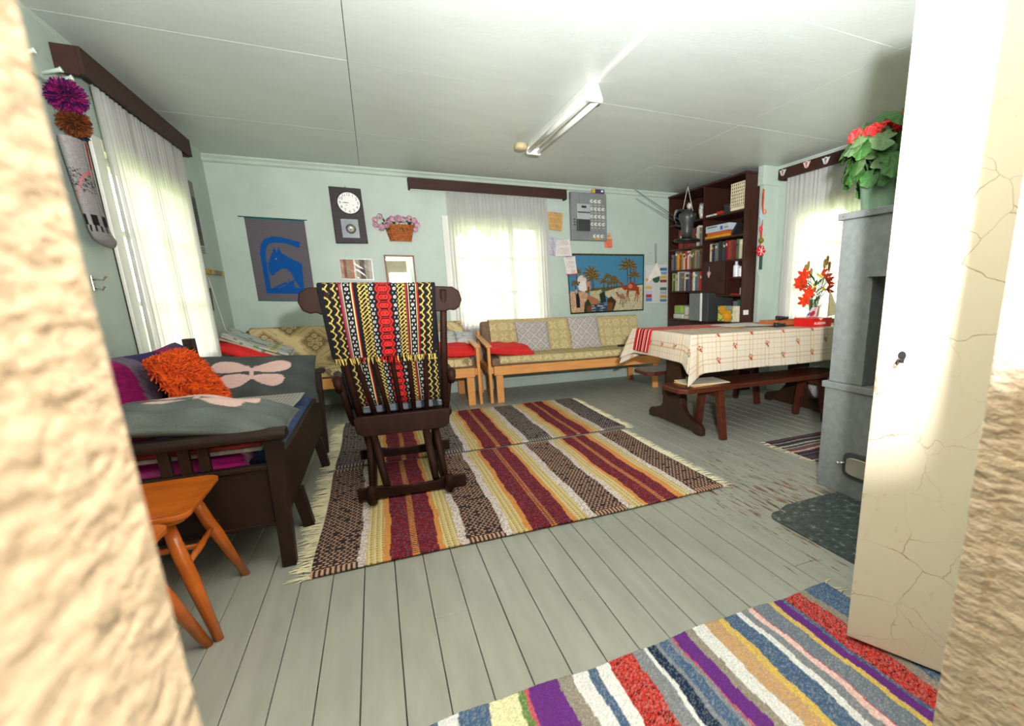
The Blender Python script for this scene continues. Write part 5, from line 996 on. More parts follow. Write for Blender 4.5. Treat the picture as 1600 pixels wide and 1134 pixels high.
# papers pinned between curtain and panel
def sheetp(label, cs, col, lines=True, curl=.004, cat='paper', name='pinned_note', mat=None):
    w_ = np.linalg.norm(np.array(cs[1])-np.array(cs[0])); h_ = np.linalg.norm(np.array(cs[3])-np.array(cs[0])); cv = Cv(w_, h_, .006, col)
    if lines:
        m = ((cv.V*14) % 1 < .35) & (cv.U > .1) & (cv.U < .9) & (RNG.random(cv.U.shape) > .35); cv.c[m] *= .8
    return hang(name, cv, cs, mat or M['print'], None, .0012, curl, label=label, cat=cat)
yy = YW-.006
sheetp('yellowed newspaper clipping pinned right of the curtain', [(1.90, yy-.07, 2.0), (2.109, yy, 2.0), (2.085, yy, 1.801), (1.915, yy-.07, 1.807)], (214, 170, 108))
sheetp('violet-edged note hanging left of the pinned letters', [(1.90, yy-.05, 1.73), (2.002, yy-.03, 1.72), (1.986, yy-.03, 1.525), (1.905, yy-.05, 1.531)], (196, 190, 206))
sheetp('white printed letter pinned below the meter panel', [(1.985, yy-.012, 1.698), (2.178, yy-.01, 1.718), (2.203, yy-.012, 1.522), (1.993, yy-.014, 1.511)], (222, 214, 212))
sheetp('white note with red lower edge overlapping the camel tapestry', [(2.089, yy-.022, 1.505), (2.236, yy-.02, 1.522), (2.254, yy-.03, 1.322), (2.113, yy-.03, 1.307)], (224, 214, 210))
MB().box(2.113, 2.254, yy-.034, yy-.031, 1.303, 1.313).build('red_strip', M['red'], label='narrow red strip along the foot of the white note', cat='strip')
sheetp('pale orange slip beside the lower corner of the meter panel', [(2.655, yy, 1.80), (2.736, yy, 1.803), (2.738, yy, 1.72), (2.655, yy, 1.72)], (214, 178, 140)); sheetp('coral square note under the pale orange slip', [(2.637, yy-.002, 1.73), (2.74, yy-.002, 1.735), (2.742, yy-.004, 1.63), (2.64, yy-.004, 1.627)], (222, 118, 84), False)
# camel tapestry
cm_ = lambda p: ((p[0]-100)/1092, 1-(p[1]-65)/850)
cv = Cv(1.065, .70, .0045, (70, 130, 160), cm_); g = np.random.default_rng(4); cv.c *= (1+.12*(g.random(cv.U.shape)-.5))[..., None]; rnd = random.Random(9)
cv.poly([(60, 600), (400, 560), (700, 540), (1190, 500), (1190, 560), (60, 640)], (92, 84, 44)); cv.poly([(60, 590), (320, 600), (420, 700), (300, 950), (60, 950)], (206, 160, 120)); cv.poly([(560, 620), (800, 560), (1190, 520), (1190, 930), (620, 930), (700, 740)], (206, 196, 156)); cv.poly([(380, 600), (560, 580), (530, 740), (400, 700)], (196, 186, 140))
cv.poly([(360, 640), (500, 720), (520, 780), (420, 800), (330, 740)], (168, 110, 78))
hatch = g.random(cv.U.shape); gm_ = (cv.c.mean(-1) > 140) & (cv.V < .42) & (hatch > .80); cv.c[gm_] *= .55; gm_ = (cv.c.mean(-1) > 140) & (cv.V < .42) & (hatch < .1); cv.c[gm_] = (228, 216, 190)
cv.poly([(310, 760), (360, 700), (400, 800), (330, 930), (290, 900)], (52, 58, 36)); cv.poly([(520, 640), (600, 600), (620, 760), (540, 780)], (40, 56, 40)); cv.poly([(630, 720), (700, 680), (770, 760), (720, 900), (640, 900)], (70, 52, 30)); cv.poly([(340, 820), (460, 780), (400, 920), (330, 930)], (110, 70, 44)); cv.poly([(640, 770), (720, 780), (700, 900), (620, 900)], (120, 72, 40))
cv.poly([(440, 800), (540, 770), (630, 800), (640, 910), (380, 915)], (56, 74, 98))
for k in range(26): x, y = rnd.uniform(400, 610), rnd.uniform(800, 905); cv.line((x, y), (x+rnd.uniform(20, 60), y+rnd.uniform(-6, 6)), .006, (206, 206, 206) if k % 2 else (30, 40, 60))
cv.poly([(215, 450), (240, 390), (290, 365), (340, 400), (355, 455)], (220, 200, 190)); cv.poly([(205, 455), (340, 450), (345, 585), (300, 600), (240, 580)], (224, 220, 214)); cv.poly([(345, 460), (395, 460), (400, 580), (345, 580)], (196, 130, 96)); cv.ell((248, 470), .012, .014, (40, 40, 50)); cv.poly([(362, 530), (380, 530), (380, 585), (362, 585)], (50, 40, 36))
def palm(x, y, r, trunk, n=22):
    cv.line((x, y), (x+4, trunk), .012, (84, 60, 34))
    for k in range(n):
        a = -.5+k*(PI+1.0)/(n-1); cc = ((96, 76, 34), (150, 122, 60), (62, 58, 32))[k % 3]; ex, ey = x+r*math.cos(a), y-r*.85*math.sin(a)+r*.28*abs(math.cos(a)); cv.line((x, y), (x+.6*(ex-x), y+.72*(ey-y)), .011, cc); cv.line((x+.6*(ex-x), y+.72*(ey-y)), (ex, ey), .007, cc)
for a in ((420, 330, 120, 570), (440, 400, 90, 570), (940, 220, 125, 480), (985, 230, 110, 470), (1045, 370, 85, 480), (650, 390, 58, 560), (590, 460, 50, 560), (745, 420, 52, 550), (700, 480, 46, 560), (780, 470, 46, 550), (190, 480, 52, 600), (215, 310, 70, 480)): palm(*a)
Br = (150, 66, 34); cv.poly([(832, 480), (845, 470), (862, 475), (880, 520), (905, 548), (940, 510), (985, 478), (1030, 478), (1075, 520), (1105, 560), (1108, 600), (1060, 612), (985, 608), (950, 590), (900, 598), (868, 575), (850, 520), (825, 500)], Br)
for p, q in (((945, 590), (930, 670)), ((930, 670), (930, 755)), ((960, 600), (948, 690)), ((948, 690), (968, 760)), ((1080, 590), (1075, 680)), ((1075, 680), (1052, 765)), ((1095, 590), (1100, 690)), ((1100, 690), (1088, 770)), ((1105, 560), (1118, 670))): cv.line(p, q, .017 if q[1] < 700 else .012, Br)
cv.ell((985, 540), .03, .04, (196, 120, 84))
cv.poly([(762, 625), (790, 612), (805, 640), (830, 660), (870, 642), (905, 690), (900, 730), (860, 720), (830, 720), (800, 690)], (160, 112, 88))
for p, q in (((840, 700), (825, 800)), ((860, 700), (862, 850)), ((900, 700), (920, 800)), ((890, 710), (880, 850)), ((770, 622), (800, 690))): cv.line(p, q, .009, (110, 70, 52))
cv.poly([(188, 600), (225, 600), (242, 700), (240, 830), (190, 830)], (30, 34, 44)); cv.ell((200, 585), .014, .02, (196, 180, 160)); cv.poly([(182, 590), (200, 570), (222, 600), (200, 640)], (168, 160, 150))
bd = (cv.U < .012) | (cv.U > .985) | (cv.V > .972) | (cv.V < .022); cv.c[bd] = (28, 30, 24); cv.c[(cv.V > .976) & ((cv.U*90 % 1) < .4)] = (120, 96, 50)
hang('camel_tapestry', cv, [(2.131, YW-.006, 1.553), (3.196, YW-.006, 1.562), (3.186, YW-.006, .856), (2.16, YW-.012, .838)], M['weave'], None, .004, .003, label='woven wall hanging of camels and palms at an oasis', cat='tapestry')
# advertising calendar with curled page
cv = Cv(.35, .49, .006, (206, 206, 202))
for k in range(9):
    y = .08+.1*k; cv.c[(cv.U > .66) & (np.abs(cv.V-y) < .035) & (cv.U < .97)] = ((90, 130, 160), (196, 150, 60), (160, 170, 176), (70, 110, 100), (210, 200, 190), (150, 60, 60), (206, 170, 60), (120, 150, 180), (60, 110, 140))[k]
for y, cc in ((.42, (214, 176, 50)), (.62, (206, 170, 60)), (.3, (200, 190, 210)), (.1, (90, 130, 180)), (.2, (170, 60, 70))): cv.c[(cv.U < .28) & (np.abs(cv.V-y) < .04)] = cc
ca = thing('wall_calendar', 'advertising wall calendar with a curled page beside the bookcase', 'calendar', (3.38, YW, .93)); hang('page', cv, [(3.215, yy, 1.428), (3.55, yy, 1.44), (3.548, yy, .936), (3.225, yy, .943)], M['print'], ca, .002)
MB().prism([(3.36, 1.46), (3.43, 1.30), (3.30, 1.26), (3.215, 1.19), (3.24, 1.28), (3.30, 1.38)], 'y', yy-.05, yy-.046).build('curled_page', M['paper'], ca); MB().lathe([(0, 0), (.055, 0), (.055, -.002), (0, -.002)], 24, (3.375, yy-.004, 1.26), 'y').build('printed_circle', pm('print_green', (34, 92, 62), .5), ca); MB().tube([(3.355, yy-.02, 1.45), (3.355, yy, 1.69), (3.37, yy, 1.70), (3.38, yy, 1.69), (3.365, yy-.02, 1.45)], .0025, 5).build('hanging_loop', M['black'], ca)

# ------------------------------------------------------------------ left wall things
xw = XL+.004
cv = Cv(.4, .55, .006, (112, 112, 108)); cv.c[cv.V < .12] = (200, 200, 192); cv.c[(cv.V > .78)] = (128, 126, 118); m = (cv.V > .25) & (cv.V < .78); cv.c[m] = (64, 68, 70); cv.c[(cv.V > .12) & (cv.V < .25)] = (104, 94, 74); cv.c[m & (RNG.random(cv.U.shape) > .9)] = (120, 118, 104); cv.c[(cv.V < .09) & (np.abs(((cv.V*60) % 1)-.5) < .2) & (cv.U > .5)] = (140, 140, 136)
hang('poster', cv, [(xw+.004, 4.86, 1.985), (xw+.004, 5.237, 1.996), (xw+.004, 5.234, 1.446), (xw+.004, 4.88, 1.43)], M['print'], None, .002, label='faded photo calendar poster on the left wall beside the curtain', cat='poster')
lv_ = thing('spirit_level', 'yellow spirit level lying on wall pegs in the left corner', 'level', (xw+.02, 5.26, 1.29)); ylm = pm('yellow_paint', (206, 158, 24), .4, .06)
MB().box(xw+.004, xw+.03, 4.95, 5.28, 1.285, 1.325).build('level_body', ylm, lv_, bevel=.003); MB().box(xw+.006, xw+.028, 5.28, 5.5, 1.288, 1.322).build('vial_section', pm('level_olive', (120, 112, 50), .4), lv_); MB().box(xw+.004, xw+.03, 5.5, 5.58, 1.285, 1.325).build('level_end', ylm, lv_, bevel=.003); MB().lathe([(0, 0), (.012, 0), (.012, .002), (0, .002)], 14, (xw+.03, 5.15, 1.305), 'x').build('vial', M['black'], lv_)
MB().tube([(xw+.03, 4.98, 1.28), (xw+.035, 5.04, 1.25), (xw+.035, 5.2, .9), (xw+.05, 5.24, .7)], .003, 6).build('hanging_cord', M['white'], label='thin white cord hanging down the left corner wall', cat='cord')
cv = Cv(.2, .19, .006, (60, 62, 60)); cv.c[cv.V < .06] = (190, 190, 180); cv.c[cv.U > .95] = (190, 190, 180)
hang('photograph', cv, [(xw+.003, 4.98, 1.17), (xw+.003, 5.187, 1.173), (xw+.003, 5.161, .98), (xw+.003, 4.97, .985)], M['print'], None, .002, label='small dark photograph low on the left wall near the corner', cat='photograph')
hk = thing('coat_hook', 'small metal coat hook on the left wall near the door jamb', 'hook', (xw, 3.26, 1.13)); MB().box(xw, xw+.006, 3.245, 3.275, 1.13, 1.20).build('back_plate', M['chrome'], hk, bevel=.002); MB().tube([(xw+.004, 3.26, 1.185), (xw+.04, 3.26, 1.18), (xw+.055, 3.26, 1.2)], .005, 8).build('prong', M['chrome'], hk); MB().tube([(xw+.004, 3.26, 1.145), (xw+.03, 3.26, 1.135), (xw+.04, 3.26, 1.15)], .005, 8).build('prong', M['chrome'], hk)
rk = thing('peg_rail', 'wooden peg rail high on the left wall holding the knitted caps', 'peg rail', (xw, 3.1, 2.06)); MB().box(xw, xw+.018, 2.75, 3.38, 2.03, 2.09).build('rail', M['wall'], rk, bevel=.003)
for y in (2.85, 3.05, 3.24, 3.33): MB().tube([(xw+.016, y, 2.055), (xw+.075, y, 2.075), (xw+.085, y, 2.078)], [.008, .009, .013], 10).build('peg', M['trim'], rk, smooth=True)
def pompom(name, c, r, cols, parent, seed, n=900):
    g = np.random.default_rng(seed); d = g.normal(size=(n, 3)); d /= np.linalg.norm(d, axis=1)[:, None]; d2 = d+g.normal(0, .35, (n, 3)); d2 /= np.linalg.norm(d2, axis=1)[:, None]; sd = np.cross(d, g.normal(size=(n, 3))); sd /= np.linalg.norm(sd, axis=1)[:, None]; c = np.array(c)
    p0 = c+d*r*.45; p1 = c+d*r*.45+d2*r*.55*g.uniform(.8, 1.15, (n, 1)); w_ = .004; Vx = np.stack([p0-sd*w_, p0+sd*w_, p1+sd*w_*.6, p1-sd*w_*.6], 1).reshape(-1, 3)
    cc = np.repeat(np.array(cols, float)[g.integers(0, len(cols), n)], 4, 0); b_ = MB().ball(c, r*.62, 12, 8)
    Vx = np.concatenate([Vx, np.array(b_.v)]); F = [tuple(range(4*k, 4*k+4)) for k in range(n)]+[tuple(i+4*n for i in f) for f in b_.f]; cc = np.concatenate([cc, full((len(b_.v),), np.array(cols[0])*.6)])
    return mk(name, Vx, F, M['weave'], parent, cols=cc, kind='stuff' if parent else None)
kc = thing('bobble_hat', 'knitted bobble hat with pink-purple and brown pompoms on the wall pegs', 'hat', (xw+.1, 3.27, 1.8)); pompom('pink_pompom', (xw+.08, 3.235, 1.97), .072, [(110, 14, 80), (46, 20, 84), (150, 30, 96)], kc, 1); pompom('brown_pompom', (xw+.075, 3.26, 1.87), .06, [(110, 56, 24), (90, 44, 22), (130, 70, 32)], kc, 2); pompom('navy_pompom', (xw+.06, 3.34, 1.85), .04, [(36, 42, 62), (50, 56, 80)], kc, 3, 300)
# grey stocking with black figures and red cuff
sk = thing('knitted_stocking', 'grey knitted stocking with black reindeer pattern hanging on the left wall', 'stocking', (xw+.06, 3.3, 1.3))
nu, nv = 60, 120; U, Vv = np.meshgrid(np.linspace(0, 2*PI, nu), np.linspace(0, 1, nv)); zc = 1.80-.46*Vv; yc = 3.27+.07*Vv**2+.09*np.clip(Vv-.85, 0, 1)*4; ry = .088-.01*np.sin(PI*Vv)+.03*np.clip(Vv-.8, 0, .2)*3; rx = .032*(1-.4*Vv); cap_ = np.clip((1-Vv)*14, 0, 1)**.5; Pp = np.stack([xw+.05+rx*np.cos(U)*cap_, yc+ry*np.sin(U)*cap_, zc], -1)
c = full(U.shape, (150, 146, 146)); r1 = RNG.random(U.shape); c[(Vv > .28) & (Vv < .5) & (r1 > .72)] = (30, 30, 32); f = np.sin(U*6) > -.2; c[(Vv > .70) & (Vv < .80) & f] = (26, 26, 28); c[(Vv > .80) & (Vv < .86) & (np.sin(U*12) > .3)] = (26, 26, 28); c[(Vv < .26) & (np.sin(U) > .25)] = (190, 24, 22); c[(np.abs(Vv-.5+.2*np.cos(U)) < .02)] = (190, 120, 120); c *= (1+.14*(r1-.5))[..., None]
sheet('knit', Pp, M['weave'], sk, cols=c, solid=.006)

# ------------------------------------------------------------------ bookcase and contents
BX0, BX1, BY0, BY1, BZ = 3.55, 3.895, 4.215, 5.70, 2.245; K = M['bookcase']
bc = thing('bookcase', 'tall dark brown bookcase standing in the far right corner', 'bookcase', ((BX0+BX1)/2, (BY0+BY1)/2, 0))
MB().box(BX0, BX1, BY0, BY0+.022, 0, BZ).build('side_panel', K, bc, bevel=.002); MB().box(BX0, BX1, BY1-.022, BY1, 0, BZ).build('side_panel', K, bc, bevel=.002); MB().box(BX0-.012, BX1, BY0-.008, BY1+.0, BZ, BZ+.022).build('top_board', K, bc, bevel=.002)
MB().box(BX0+.004, BX1-.012, 4.934, 4.954, .0, BZ).build('divider', K, bc); MB().box(BX1-.012, BX1-.002, BY0+.022, BY1-.022, 0, BZ).build('back_panel', K, bc)
for z in (1.915, 1.615, 1.355, 1.095, .74): MB().box(BX0+.004, BX1-.012, 4.954, BY1-.022, z-.02, z).build('shelf', K, bc)
for z in (1.912, 1.67, 1.418, .755, 1.045): MB().box(BX0+.004, BX1-.012, BY0+.022, 4.934, z-.02, z).build('shelf', K, bc)
MB().box(BX0+.004, BX1-.012, 4.48, 4.498, 1.045, 1.398).build('divider', K, bc); MB().box(BX0+.02, BX1-.012, BY0+.022, 4.48, 1.215, 1.235).build('shelf', K, bc)
d_ = MB().box(BX0-.014, BX0+.004, 4.502, 4.93, 1.05, 1.405).build('cabinet_door', K, bc, bevel=.003); MB().lathe([(0, 0), (.01, 0), (.012, -.02), (0, -.022)], 12, (BX0-.014, 4.55, 1.2), 'x').build('knob', K, d_)
d_ = MB().box(BX0-.01, BX0+.004, 4.24, 4.93, .06, .73).build('cabinet_door', K, bc, bevel=.003); MB().lathe([(0, 0), (.01, 0), (.012, -.02), (0, -.022)], 12, (BX0-.01, 4.3, .5), 'x').build('knob', K, d_)
d_ = MB().box(BX0-.01, BX0+.004, 4.958, 5.675, .06, .715).build('cabinet_door', K, bc, bevel=.003); MB().lathe([(0, 0), (.01, 0), (.012, -.02), (0, -.022)], 12, (BX0-.01, 5.02, .5), 'x').build('knob', K, d_)
sw = thing('light_switch', 'square white light switch on the bookcase side panel', 'switch', (3.615, BY0, .83)); MB().box(3.58, 3.648, BY0-.008, BY0-.0005, .832, .882).build('plate', M['paper'], sw, bevel=.002); MB().box(3.6, 3.628, BY0-.012, BY0-.008, .842, .872).build('rocker_button', M['paper'], sw, bevel=.002)
hd = thing('hand_ornament', 'pale pink heart-shaped ornament hanging on the bookcase cabinet door', 'ornament', (BX0-.02, 4.78, 1.24)); MB().prism([(4.78, 1.235), (4.75, 1.285), (4.755, 1.305), (4.77, 1.295), (4.785, 1.31), (4.80, 1.30), (4.81, 1.28)], 'x', BX0-.024, BX0-.016).build('heart', pm('pale_pink', (214, 176, 170), .6), hd, bevel=.002); MB().tube([(BX0-.02, 4.775, 1.30), (BX0-.018, 4.78, 1.36)], .0015, 5).build('thread', M['white'], hd)
# books
ordn = ['first', 'second', 'third', 'fourth', 'fifth', 'sixth', 'seventh', 'eighth', 'ninth', 'tenth', 'eleventh', 'twelfth', 'thirteenth', 'fourteenth', 'fifteenth', 'sixteenth', 'seventeenth', 'eighteenth', 'nineteenth', 'twentieth', 'twenty-first', 'twenty-second']
CN = {'maroon': (110, 26, 26), 'red': (176, 34, 30), 'navy': (40, 48, 66), 'grey': (106, 106, 104), 'brown': (104, 66, 42), 'tan': (170, 130, 84), 'yellow': (206, 150, 34), 'orange': (200, 92, 30), 'cream': (206, 196, 170), 'green': (76, 96, 66), 'white': (214, 212, 204), 'blue': (66, 90, 130), 'black': (38, 38, 40), 'lime': (150, 176, 84), 'teal': (70, 110, 112)}
BM = {k: pm('book_'+k, v, .5, .08, 20) for k, v in CN.items()}; g = random.Random(21); pageM = pm('book_pages', (214, 204, 180), .8, .05, 60)
def row(cols, y_hi, y_lo, z, hmin, hmax, rowname, gname):
    n = len(cols); wts = [g.uniform(.7, 1.3) for _ in cols]; tot = sum(wts); y = y_hi
    for i, cn in enumerate(cols):
        wd = (y_hi-y_lo)*wts[i]/tot; h = g.uniform(hmin, hmax); dp = g.uniform(.13, .18); x0 = BX0+g.uniform(.02, .045); ya, yb_ = y-wd+.001, y-.001
        t = thing('book', '%s book, %s from left %s' % (cn, ordn[i], rowname), 'book', (x0+dp/2, (ya+yb_)/2, z+.0005), group=gname)
        cth = min(.003, wd*.15); cv_ = MB().box(x0, x0+dp, ya, ya+cth, z+.001, z+h).box(x0, x0+dp, yb_-cth, yb_, z+.001, z+h).box(x0, x0+cth, ya+cth, yb_-cth, z+.001, z+h); cv_.build('cover', BM[cn], t)
        MB().box(x0+cth, x0+dp-.004, ya+cth, yb_-cth, z+.004, z+h-.004).build('pages', pageM, t)
        if g.random() < .7: zz = z+h*g.uniform(.55, .8); MB().box(x0-.0006, x0, ya+cth, yb_-cth, zz, zz+h*.12).build('spine_label', BM[g.choice(['cream', 'yellow', 'white', 'black'])], t)
        y -= wd
row(['maroon', 'red', 'maroon', 'brown', 'maroon', 'red', 'maroon', 'brown', 'maroon', 'navy', 'white', 'cream', 'grey', 'white'], 5.50, 4.975, 1.615, .20, .235, 'behind the hanging aerial', 'books behind the aerial')
row(['grey', 'navy', 'grey', 'yellow', 'orange', 'brown', 'tan', 'cream', 'red', 'white', 'tan', 'brown', 'green', 'tan', 'grey', 'grey', 'brown', 'brown'], 5.655, 4.975, 1.355, .19, .245, 'on the shelf below the aerial', 'books on the third left shelf')
row(['lime', 'green', 'cream', 'lime', 'white', 'grey', 'teal', 'red', 'cream', 'navy', 'blue', 'maroon', 'brown', 'white', 'teal', 'grey', 'red', 'red'], 5.65, 4.975, 1.095, .20, .245, 'on the shelf above the computer', 'books on the fourth left shelf')
row(['cream', 'navy', 'black', 'grey', 'navy', 'black', 'green', 'navy', 'maroon', 'red', 'brown', 'maroon', 'maroon', 'green', 'cream', 'lime'], 4.85, 4.245, 1.418, .185, .215, 'above the bookcase cabinet door', 'books above the cabinet door')
# flat boxes on the right second shelf
gb = thing('game_box', 'flat white and blue cardboard box on top of the orange book', 'box', (3.62, 4.76, 1.735)); MB().box(3.565, 3.76, 4.49, 4.91, 1.737, 1.81).build('carton', pm('pale_blue_card', (186, 200, 210), .4, .05), gb, bevel=.002); MB().box(3.5635, 3.565, 4.60, 4.64, 1.75, 1.79).build('print', pm('print_blue', (40, 100, 160), .5), gb); MB().box(3.5635, 3.565, 4.7, 4.88, 1.785, 1.798).build('print', BM['grey'], gb); MB().box(3.5635, 3.565, 4.50, 4.57, 1.765, 1.772).build('print', BM['black'], gb)
MB().box(3.57, 3.74, 4.55, 4.89, 1.702, 1.735).build('flat_book', BM['orange'], bevel=.002, label='orange book lying flat under the pale blue box', cat='book'); MB().box(3.565, 3.76, 4.50, 4.92, 1.672, 1.70).build('flat_book', BM['yellow'], bevel=.002, label='yellow book lying flat at the bottom of the pile', cat='book')
m = MB().box(-.1, .1, -.012, .012, -.07, .07); m.xf(Matrix.Translation((3.68, 4.42, 1.735)) @ Matrix.Rotation(.75, 4, 'X')); m.build('leaning_album', BM['black'], bevel=.002, label='black album leaning against the pale blue box', cat='album')
MB().lathe([(0, 0), (.05, 0), (.062, .03), (.05, .045), (0, .05)], 18, (3.68, 4.30, 1.672)).build('round_tin', M['dgrey'], smooth=True, label='round dark tin beside the leaning black album', cat='tin')
# plastic basket leaning on the top right shelf
pb = thing('plastic_basket', 'cream perforated plastic basket tilted on the top right shelf', 'basket', (3.66, 4.36, 1.912)); pc = pm('cream_plastic', (226, 214, 180), .45, .04)
nh = 8; y0, y1, z0, z1 = 4.245, 4.485, 1.96, 2.185
for k in range(nh+1): y = y0+(y1-y0)*k/nh; MB().box(3.575, 3.583, y-.004, y+.004, z0, z1).build('rib', pc, pb)
for k in range(8): z = z0+(z1-z0)*k/7; MB().box(3.573, 3.585, y0-.006, y1+.006, z-.004, z+.004).build('rib', pc, pb)
MB().box(3.573, 3.75, y0-.006, y1+.006, 1.918, z0-.007).build('basket_bottom', pc, pb, bevel=.008); MB().box(3.74, 3.75, y0, y1, z0, z1-.03).build('basket_back', pc, pb)
MB().box(3.6, 3.73, 4.26, 4.46, 1.962, 2.05).build('green_packet', BM['green'], bevel=.004, label='green packet inside the cream perforated basket', cat='packet')
for (a, b, z0, h, mt, lab, nm) in ((4.62, 4.72, 1.913, .035, 'red', 'small red box left of the perforated basket', 'small_box'), (4.74, 4.92, 1.913, .022, 'white', 'flat white box at the left of the top right shelf', 'small_box'), (4.5, 4.6, 1.913, .09, 'black', 'black pouch squeezed beside the perforated basket', 'pouch')): MB().box(3.57, 3.70, a, b, z0, z0+h).build(nm, BM[mt], bevel=.008 if nm == 'pouch' else .002, label=lab, cat='box' if nm != 'pouch' else 'pouch')
# trophy-like silver ornaments on the top left shelf
sv = pm('crumpled_silver', (196, 192, 184), .3, .3, 40, bump=.8, metal=.4)
for (y, r, lab) in ((5.58, .06, 'crumpled silver vase at the far left of the top shelf'), (5.08, .035, 'silver swan figurine on the top shelf right of the aerial')):
    t = thing('silver_ornament', lab, 'ornament', (3.62, y, 1.916)); MB().lathe([(0, 0), (r*.6, 0), (r*.55, .02), (r, .08), (r*.9, .14), (r*.7, .18), (r*.6, .175), (0, .15)], 16, (3.62, y, 1.917)).build('body', sv, t, smooth=True); MB().tube([(3.62, y-.02, 2.0), (3.61, y-.05, 2.04), (3.60, y-.055, 2.075), (3.6, y-.035, 2.085)], [.012, .01, .009, .006], 8).build('neck', sv, t, smooth=True)
# bottles and jars on the small right shelves
def bottle(lab, y, z, r, h, mat, capm):
    t = thing('bottle', lab, 'bottle', (3.62, y, z), group='bottles on the small shelf'); MB().lathe([(0, 0), (r, 0), (r, h*.7), (r*.45, h*.82), (r*.45, h*.88), (0, h*.88)], 16, (3.62, y, z+.0005)).build('body', mat, t, smooth=False); MB().lathe([(0, h*.88), (r*.5, h*.88), (r*.5, h), (0, h)], 14, (3.62, y, z+.0005)).build('cap', capm, t)
wb = pm('white_bottle', (222, 224, 228), .35, .03); bottle('tallest white plastic bottle on the small bookcase shelf', 4.405, 1.236, .033, .165, wb, wb); bottle('dark-capped white bottle in the middle of the small shelf', 4.335, 1.236, .026, .12, wb, M['black']); bottle('white bottle nearest the side panel on the small shelf', 4.28, 1.236, .024, .13, wb, wb)
bottle('white jar with red lid on the lowest small shelf', 4.285, 1.046, .03, .10, wb, M['red']); MB().box(3.58, 3.68, 4.34, 4.44, 1.047, 1.055).build('red_notepad', M['red'], label='flat red notepad on the lowest small shelf', cat='notepad')
# computer tower / monitor edge, flower bag, cartons
cp = thing('computer_tower', 'dark grey computer tower with a bright silver strip on the bookcase', 'computer', (3.42, 4.85, .72)); MB().box(3.44, 3.80, 4.66, 5.035, .742, 1.068).build('case', M['dgrey'], cp, bevel=.008); MB().box(3.432, 3.44, 4.77, 4.805, .745, 1.066).build('silver_strip', pm('bright_silver', (236, 238, 240), .25, .02), cp, bevel=.002); MB().box(3.434, 3.44, 4.82, 5.025, .75, 1.06).build('front_panel', M['grey'], cp, bevel=.003)
cv = Cv(.29, .2, .006, (120, 140, 60)); cv.c[(np.sin(cv.U*21)*np.sin(cv.V*17) > .5)] = (214, 206, 190); cv.ell((.3, .78), .22, .28, (222, 150, 40)); cv.ell((.62, .38), .3, .36, (226, 150, 20)); cv.ell((.62, .38), .14, .16, (236, 170, 60)); cv.ell((.18, .3), .14, .16, (206, 200, 90)); cv.c[(cv.V > .8) & (cv.U > .55)] = (150, 150, 140)
fbag = thing('flower_print_bag', 'box printed with yellow flowers in the lower bookcase compartment', 'box', (3.5, 4.36, .757)); MB().box(3.458, 3.58, 4.235, 4.495, .757, .925).build('carton', BM['cream'], fbag, bevel=.002); hang('print', cv, [(3.456, 4.495, .926), (3.456, 4.235, .926), (3.456, 4.235, .757), (3.456, 4.495, .757)], M['print'], fbag, .001)
MB().box(3.59, 3.68, 4.26, 4.33, .757, .99).build('milk_carton', pm('green_carton', (20, 110, 84), .45, .2), bevel=.002, label='green carton standing behind the flower-printed box', cat='carton'); MB().box(3.59, 3.68, 4.335, 4.40, .757, .975).build('silver_carton', BM['grey'], bevel=.002, label='grey carton beside the green carton in the bookcase', cat='carton')
for k, (a, b, h, cn) in enumerate(((5.42, 5.64, .06, 'white'), (5.16, 5.40, .05, 'cream'), (5.45, 5.62, .11, 'lime'), (5.2, 5.38, .11, 'white'))): z = .741 if k < 2 else (.803 if k == 2 else .793); MB().box(3.6, 3.78, a, b, z, z+h).build('packet', BM[cn], bevel=.012, label=('flat white packet at the bottom left of the bookcase', 'flat cream packet left of the computer tower', 'lime green packet on the flat white packet', 'white packet on the flat cream packet')[k], cat='packet')
# hanging indoor aerial
ae = thing('indoor_aerial', 'black indoor aerial with long rods hanging on cords before the bookcase', 'aerial', (3.42, 5.06, 1.66)); AX, AY = 3.42, 5.08
MB().lathe([(0, 0), (.15, .002), (.16, .02), (.14, .035), (.06, .045), (.055, .06), (0, .06)], 28, (AX, AY, 1.655)).build('base', M['black'], ae, smooth=True); MB().lathe([(0, 0), (.06, 0), (.065, .06), (.075, .15), (.1, .2), (.1, .26), (.06, .28), (0, .28)], 22, (AX, AY, 1.71)).build('stand', M['dgrey'], ae, smooth=True)
MB().ball((AX, AY+.03, 1.94), (.06, .15, .085), 18, 10).build('housing', M['dgrey'], ae, smooth=True); MB().lathe([(.075, -.015), (.1, -.015), (.1, .015), (.075, .015), (.075, -.015)], 28, (AX-.05, AY+.07, 1.93), 'x').build('loop', M['black'], ae, smooth=False)
MB().tube([(AX-.03, AY, 1.86), (2.98, 5.55, 2.29)], [.005, .003], 6).build('rod', M['dgrey'], ae); MB().tube([(AX-.03, AY+.03, 1.84), (3.02, 5.6, 2.2)], [.004, .002], 6).build('rod', M['dgrey'], ae)
for y in (5.19, 4.97): MB().tube([(AX, y, 1.99), (AX, AY, 2.27)], .003, 5).build('cord', M['paper'], ae)
MB().tube([(AX, AY, 2.25), (AX, AY+.005, 2.28), (AX, AY, ZC-.001)], [.006, .008, .004], 6).build('ceiling_hook', M['chrome'], ae)
MB().ball((AX+.02, AY-.01, 2.055), (.03, .035, .04), 12, 8).build('figurine', sv, smooth=True, label='small silver figurine perched on top of the black aerial', cat='figurine')
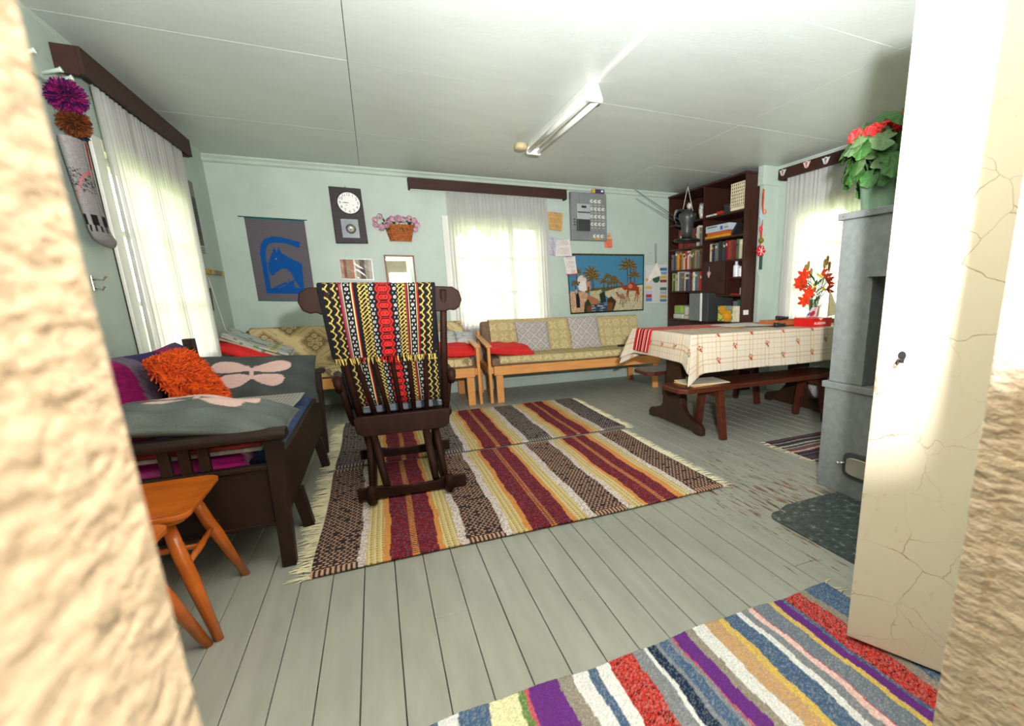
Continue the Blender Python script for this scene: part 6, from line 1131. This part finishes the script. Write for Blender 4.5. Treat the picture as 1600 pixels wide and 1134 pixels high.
# hanging decorations beside the bookcase
PY_ = 4.135
def deco(name, lab, fn): t = thing(name, lab, 'ornament', (3.69, PY_-.02, 1.5), group='decorations hung on the pilaster'); fn(t)
orm = pm('orange_ribbon', (206, 92, 26), .6, .1); rdm = pm('red_ribbon', (176, 30, 26), .6, .1)
def f1(t): MB().box(3.693, 3.713, PY_-.006, PY_-.001, 1.62, 2.09).build('ribbon', orm, t); MB().box(3.685, 3.695, PY_-.012, PY_-.007, 1.45, 2.05).build('ribbon', rdm, t); MB().ball((3.69, PY_-.02, 1.59), .028, 10, 8).build('tassel', pm('olive_wool', (120, 106, 30), .9), t)
deco('ribbon_band', 'orange and red ribbons hanging on the pilaster beside the bookcase', f1)
def f2(t):
    star = [(3.68+.062*(1 if k % 2 == 0 else .8)*math.cos(k*PI/6), 1.485+.062*(1 if k % 2 == 0 else .8)*math.sin(k*PI/6)) for k in range(12)]; MB().prism(star, 'y', PY_-.04, PY_-.025).build('felt_star', pm('red_felt', (190, 26, 44), .9), t, bevel=.003)
    for k in range(3): a = k*PI/3+.3; MB().bar((3.68-.045*math.cos(a), PY_-.042, 1.485-.045*math.sin(a)), (3.68+.045*math.cos(a), PY_-.042, 1.485+.045*math.sin(a)), .003, .008, up=(0, 1, 0)).build('stitch', M['paper'], t)
deco('snowflake_ornament', 'round red ornament with a white snowflake beside the bookcase', f2)
def f3(t): MB().prism([(3.645, 1.83), (3.66, 1.87), (3.675, 1.92), (3.687, 1.86), (3.735, 1.80), (3.69, 1.79), (3.68, 1.72), (3.665, 1.80)], 'y', PY_-.02, PY_-.013).build('star', pm('pale_blue_felt', (172, 194, 206), .7), t, bevel=.002); MB().ball((3.72, PY_-.02, 1.87), (.022, .012, .024), 10, 8).build('head', pm('peach_felt', (214, 140, 96), .8), t, smooth=True)
deco('blue_star_ornament', 'pale blue star ornament with orange figure beside the bookcase', f3)
def f4(t): MB().ball((3.68, PY_-.02, 1.70), (.022, .014, .03), 10, 8).build('bead', pm('pink_bead', (226, 40, 70), .4), t, smooth=True)
deco('pink_bead_ornament', 'bright pink bead ornament above the red snowflake', f4)
def f5(t): MB().box(3.69, 3.73, PY_-.012, PY_-.006, 1.30, 1.44).build('ribbon', pm('dark_green_ribbon', (40, 78, 62), .7), t); MB().tube([(3.675, PY_-.012, 1.46), (3.67, PY_-.012, 1.3), (3.69, PY_-.015, 1.24)], .003, 5).build('string', M['paper'], t)
deco('green_ribbon', 'dark green ribbon hanging below the red snowflake', f5)
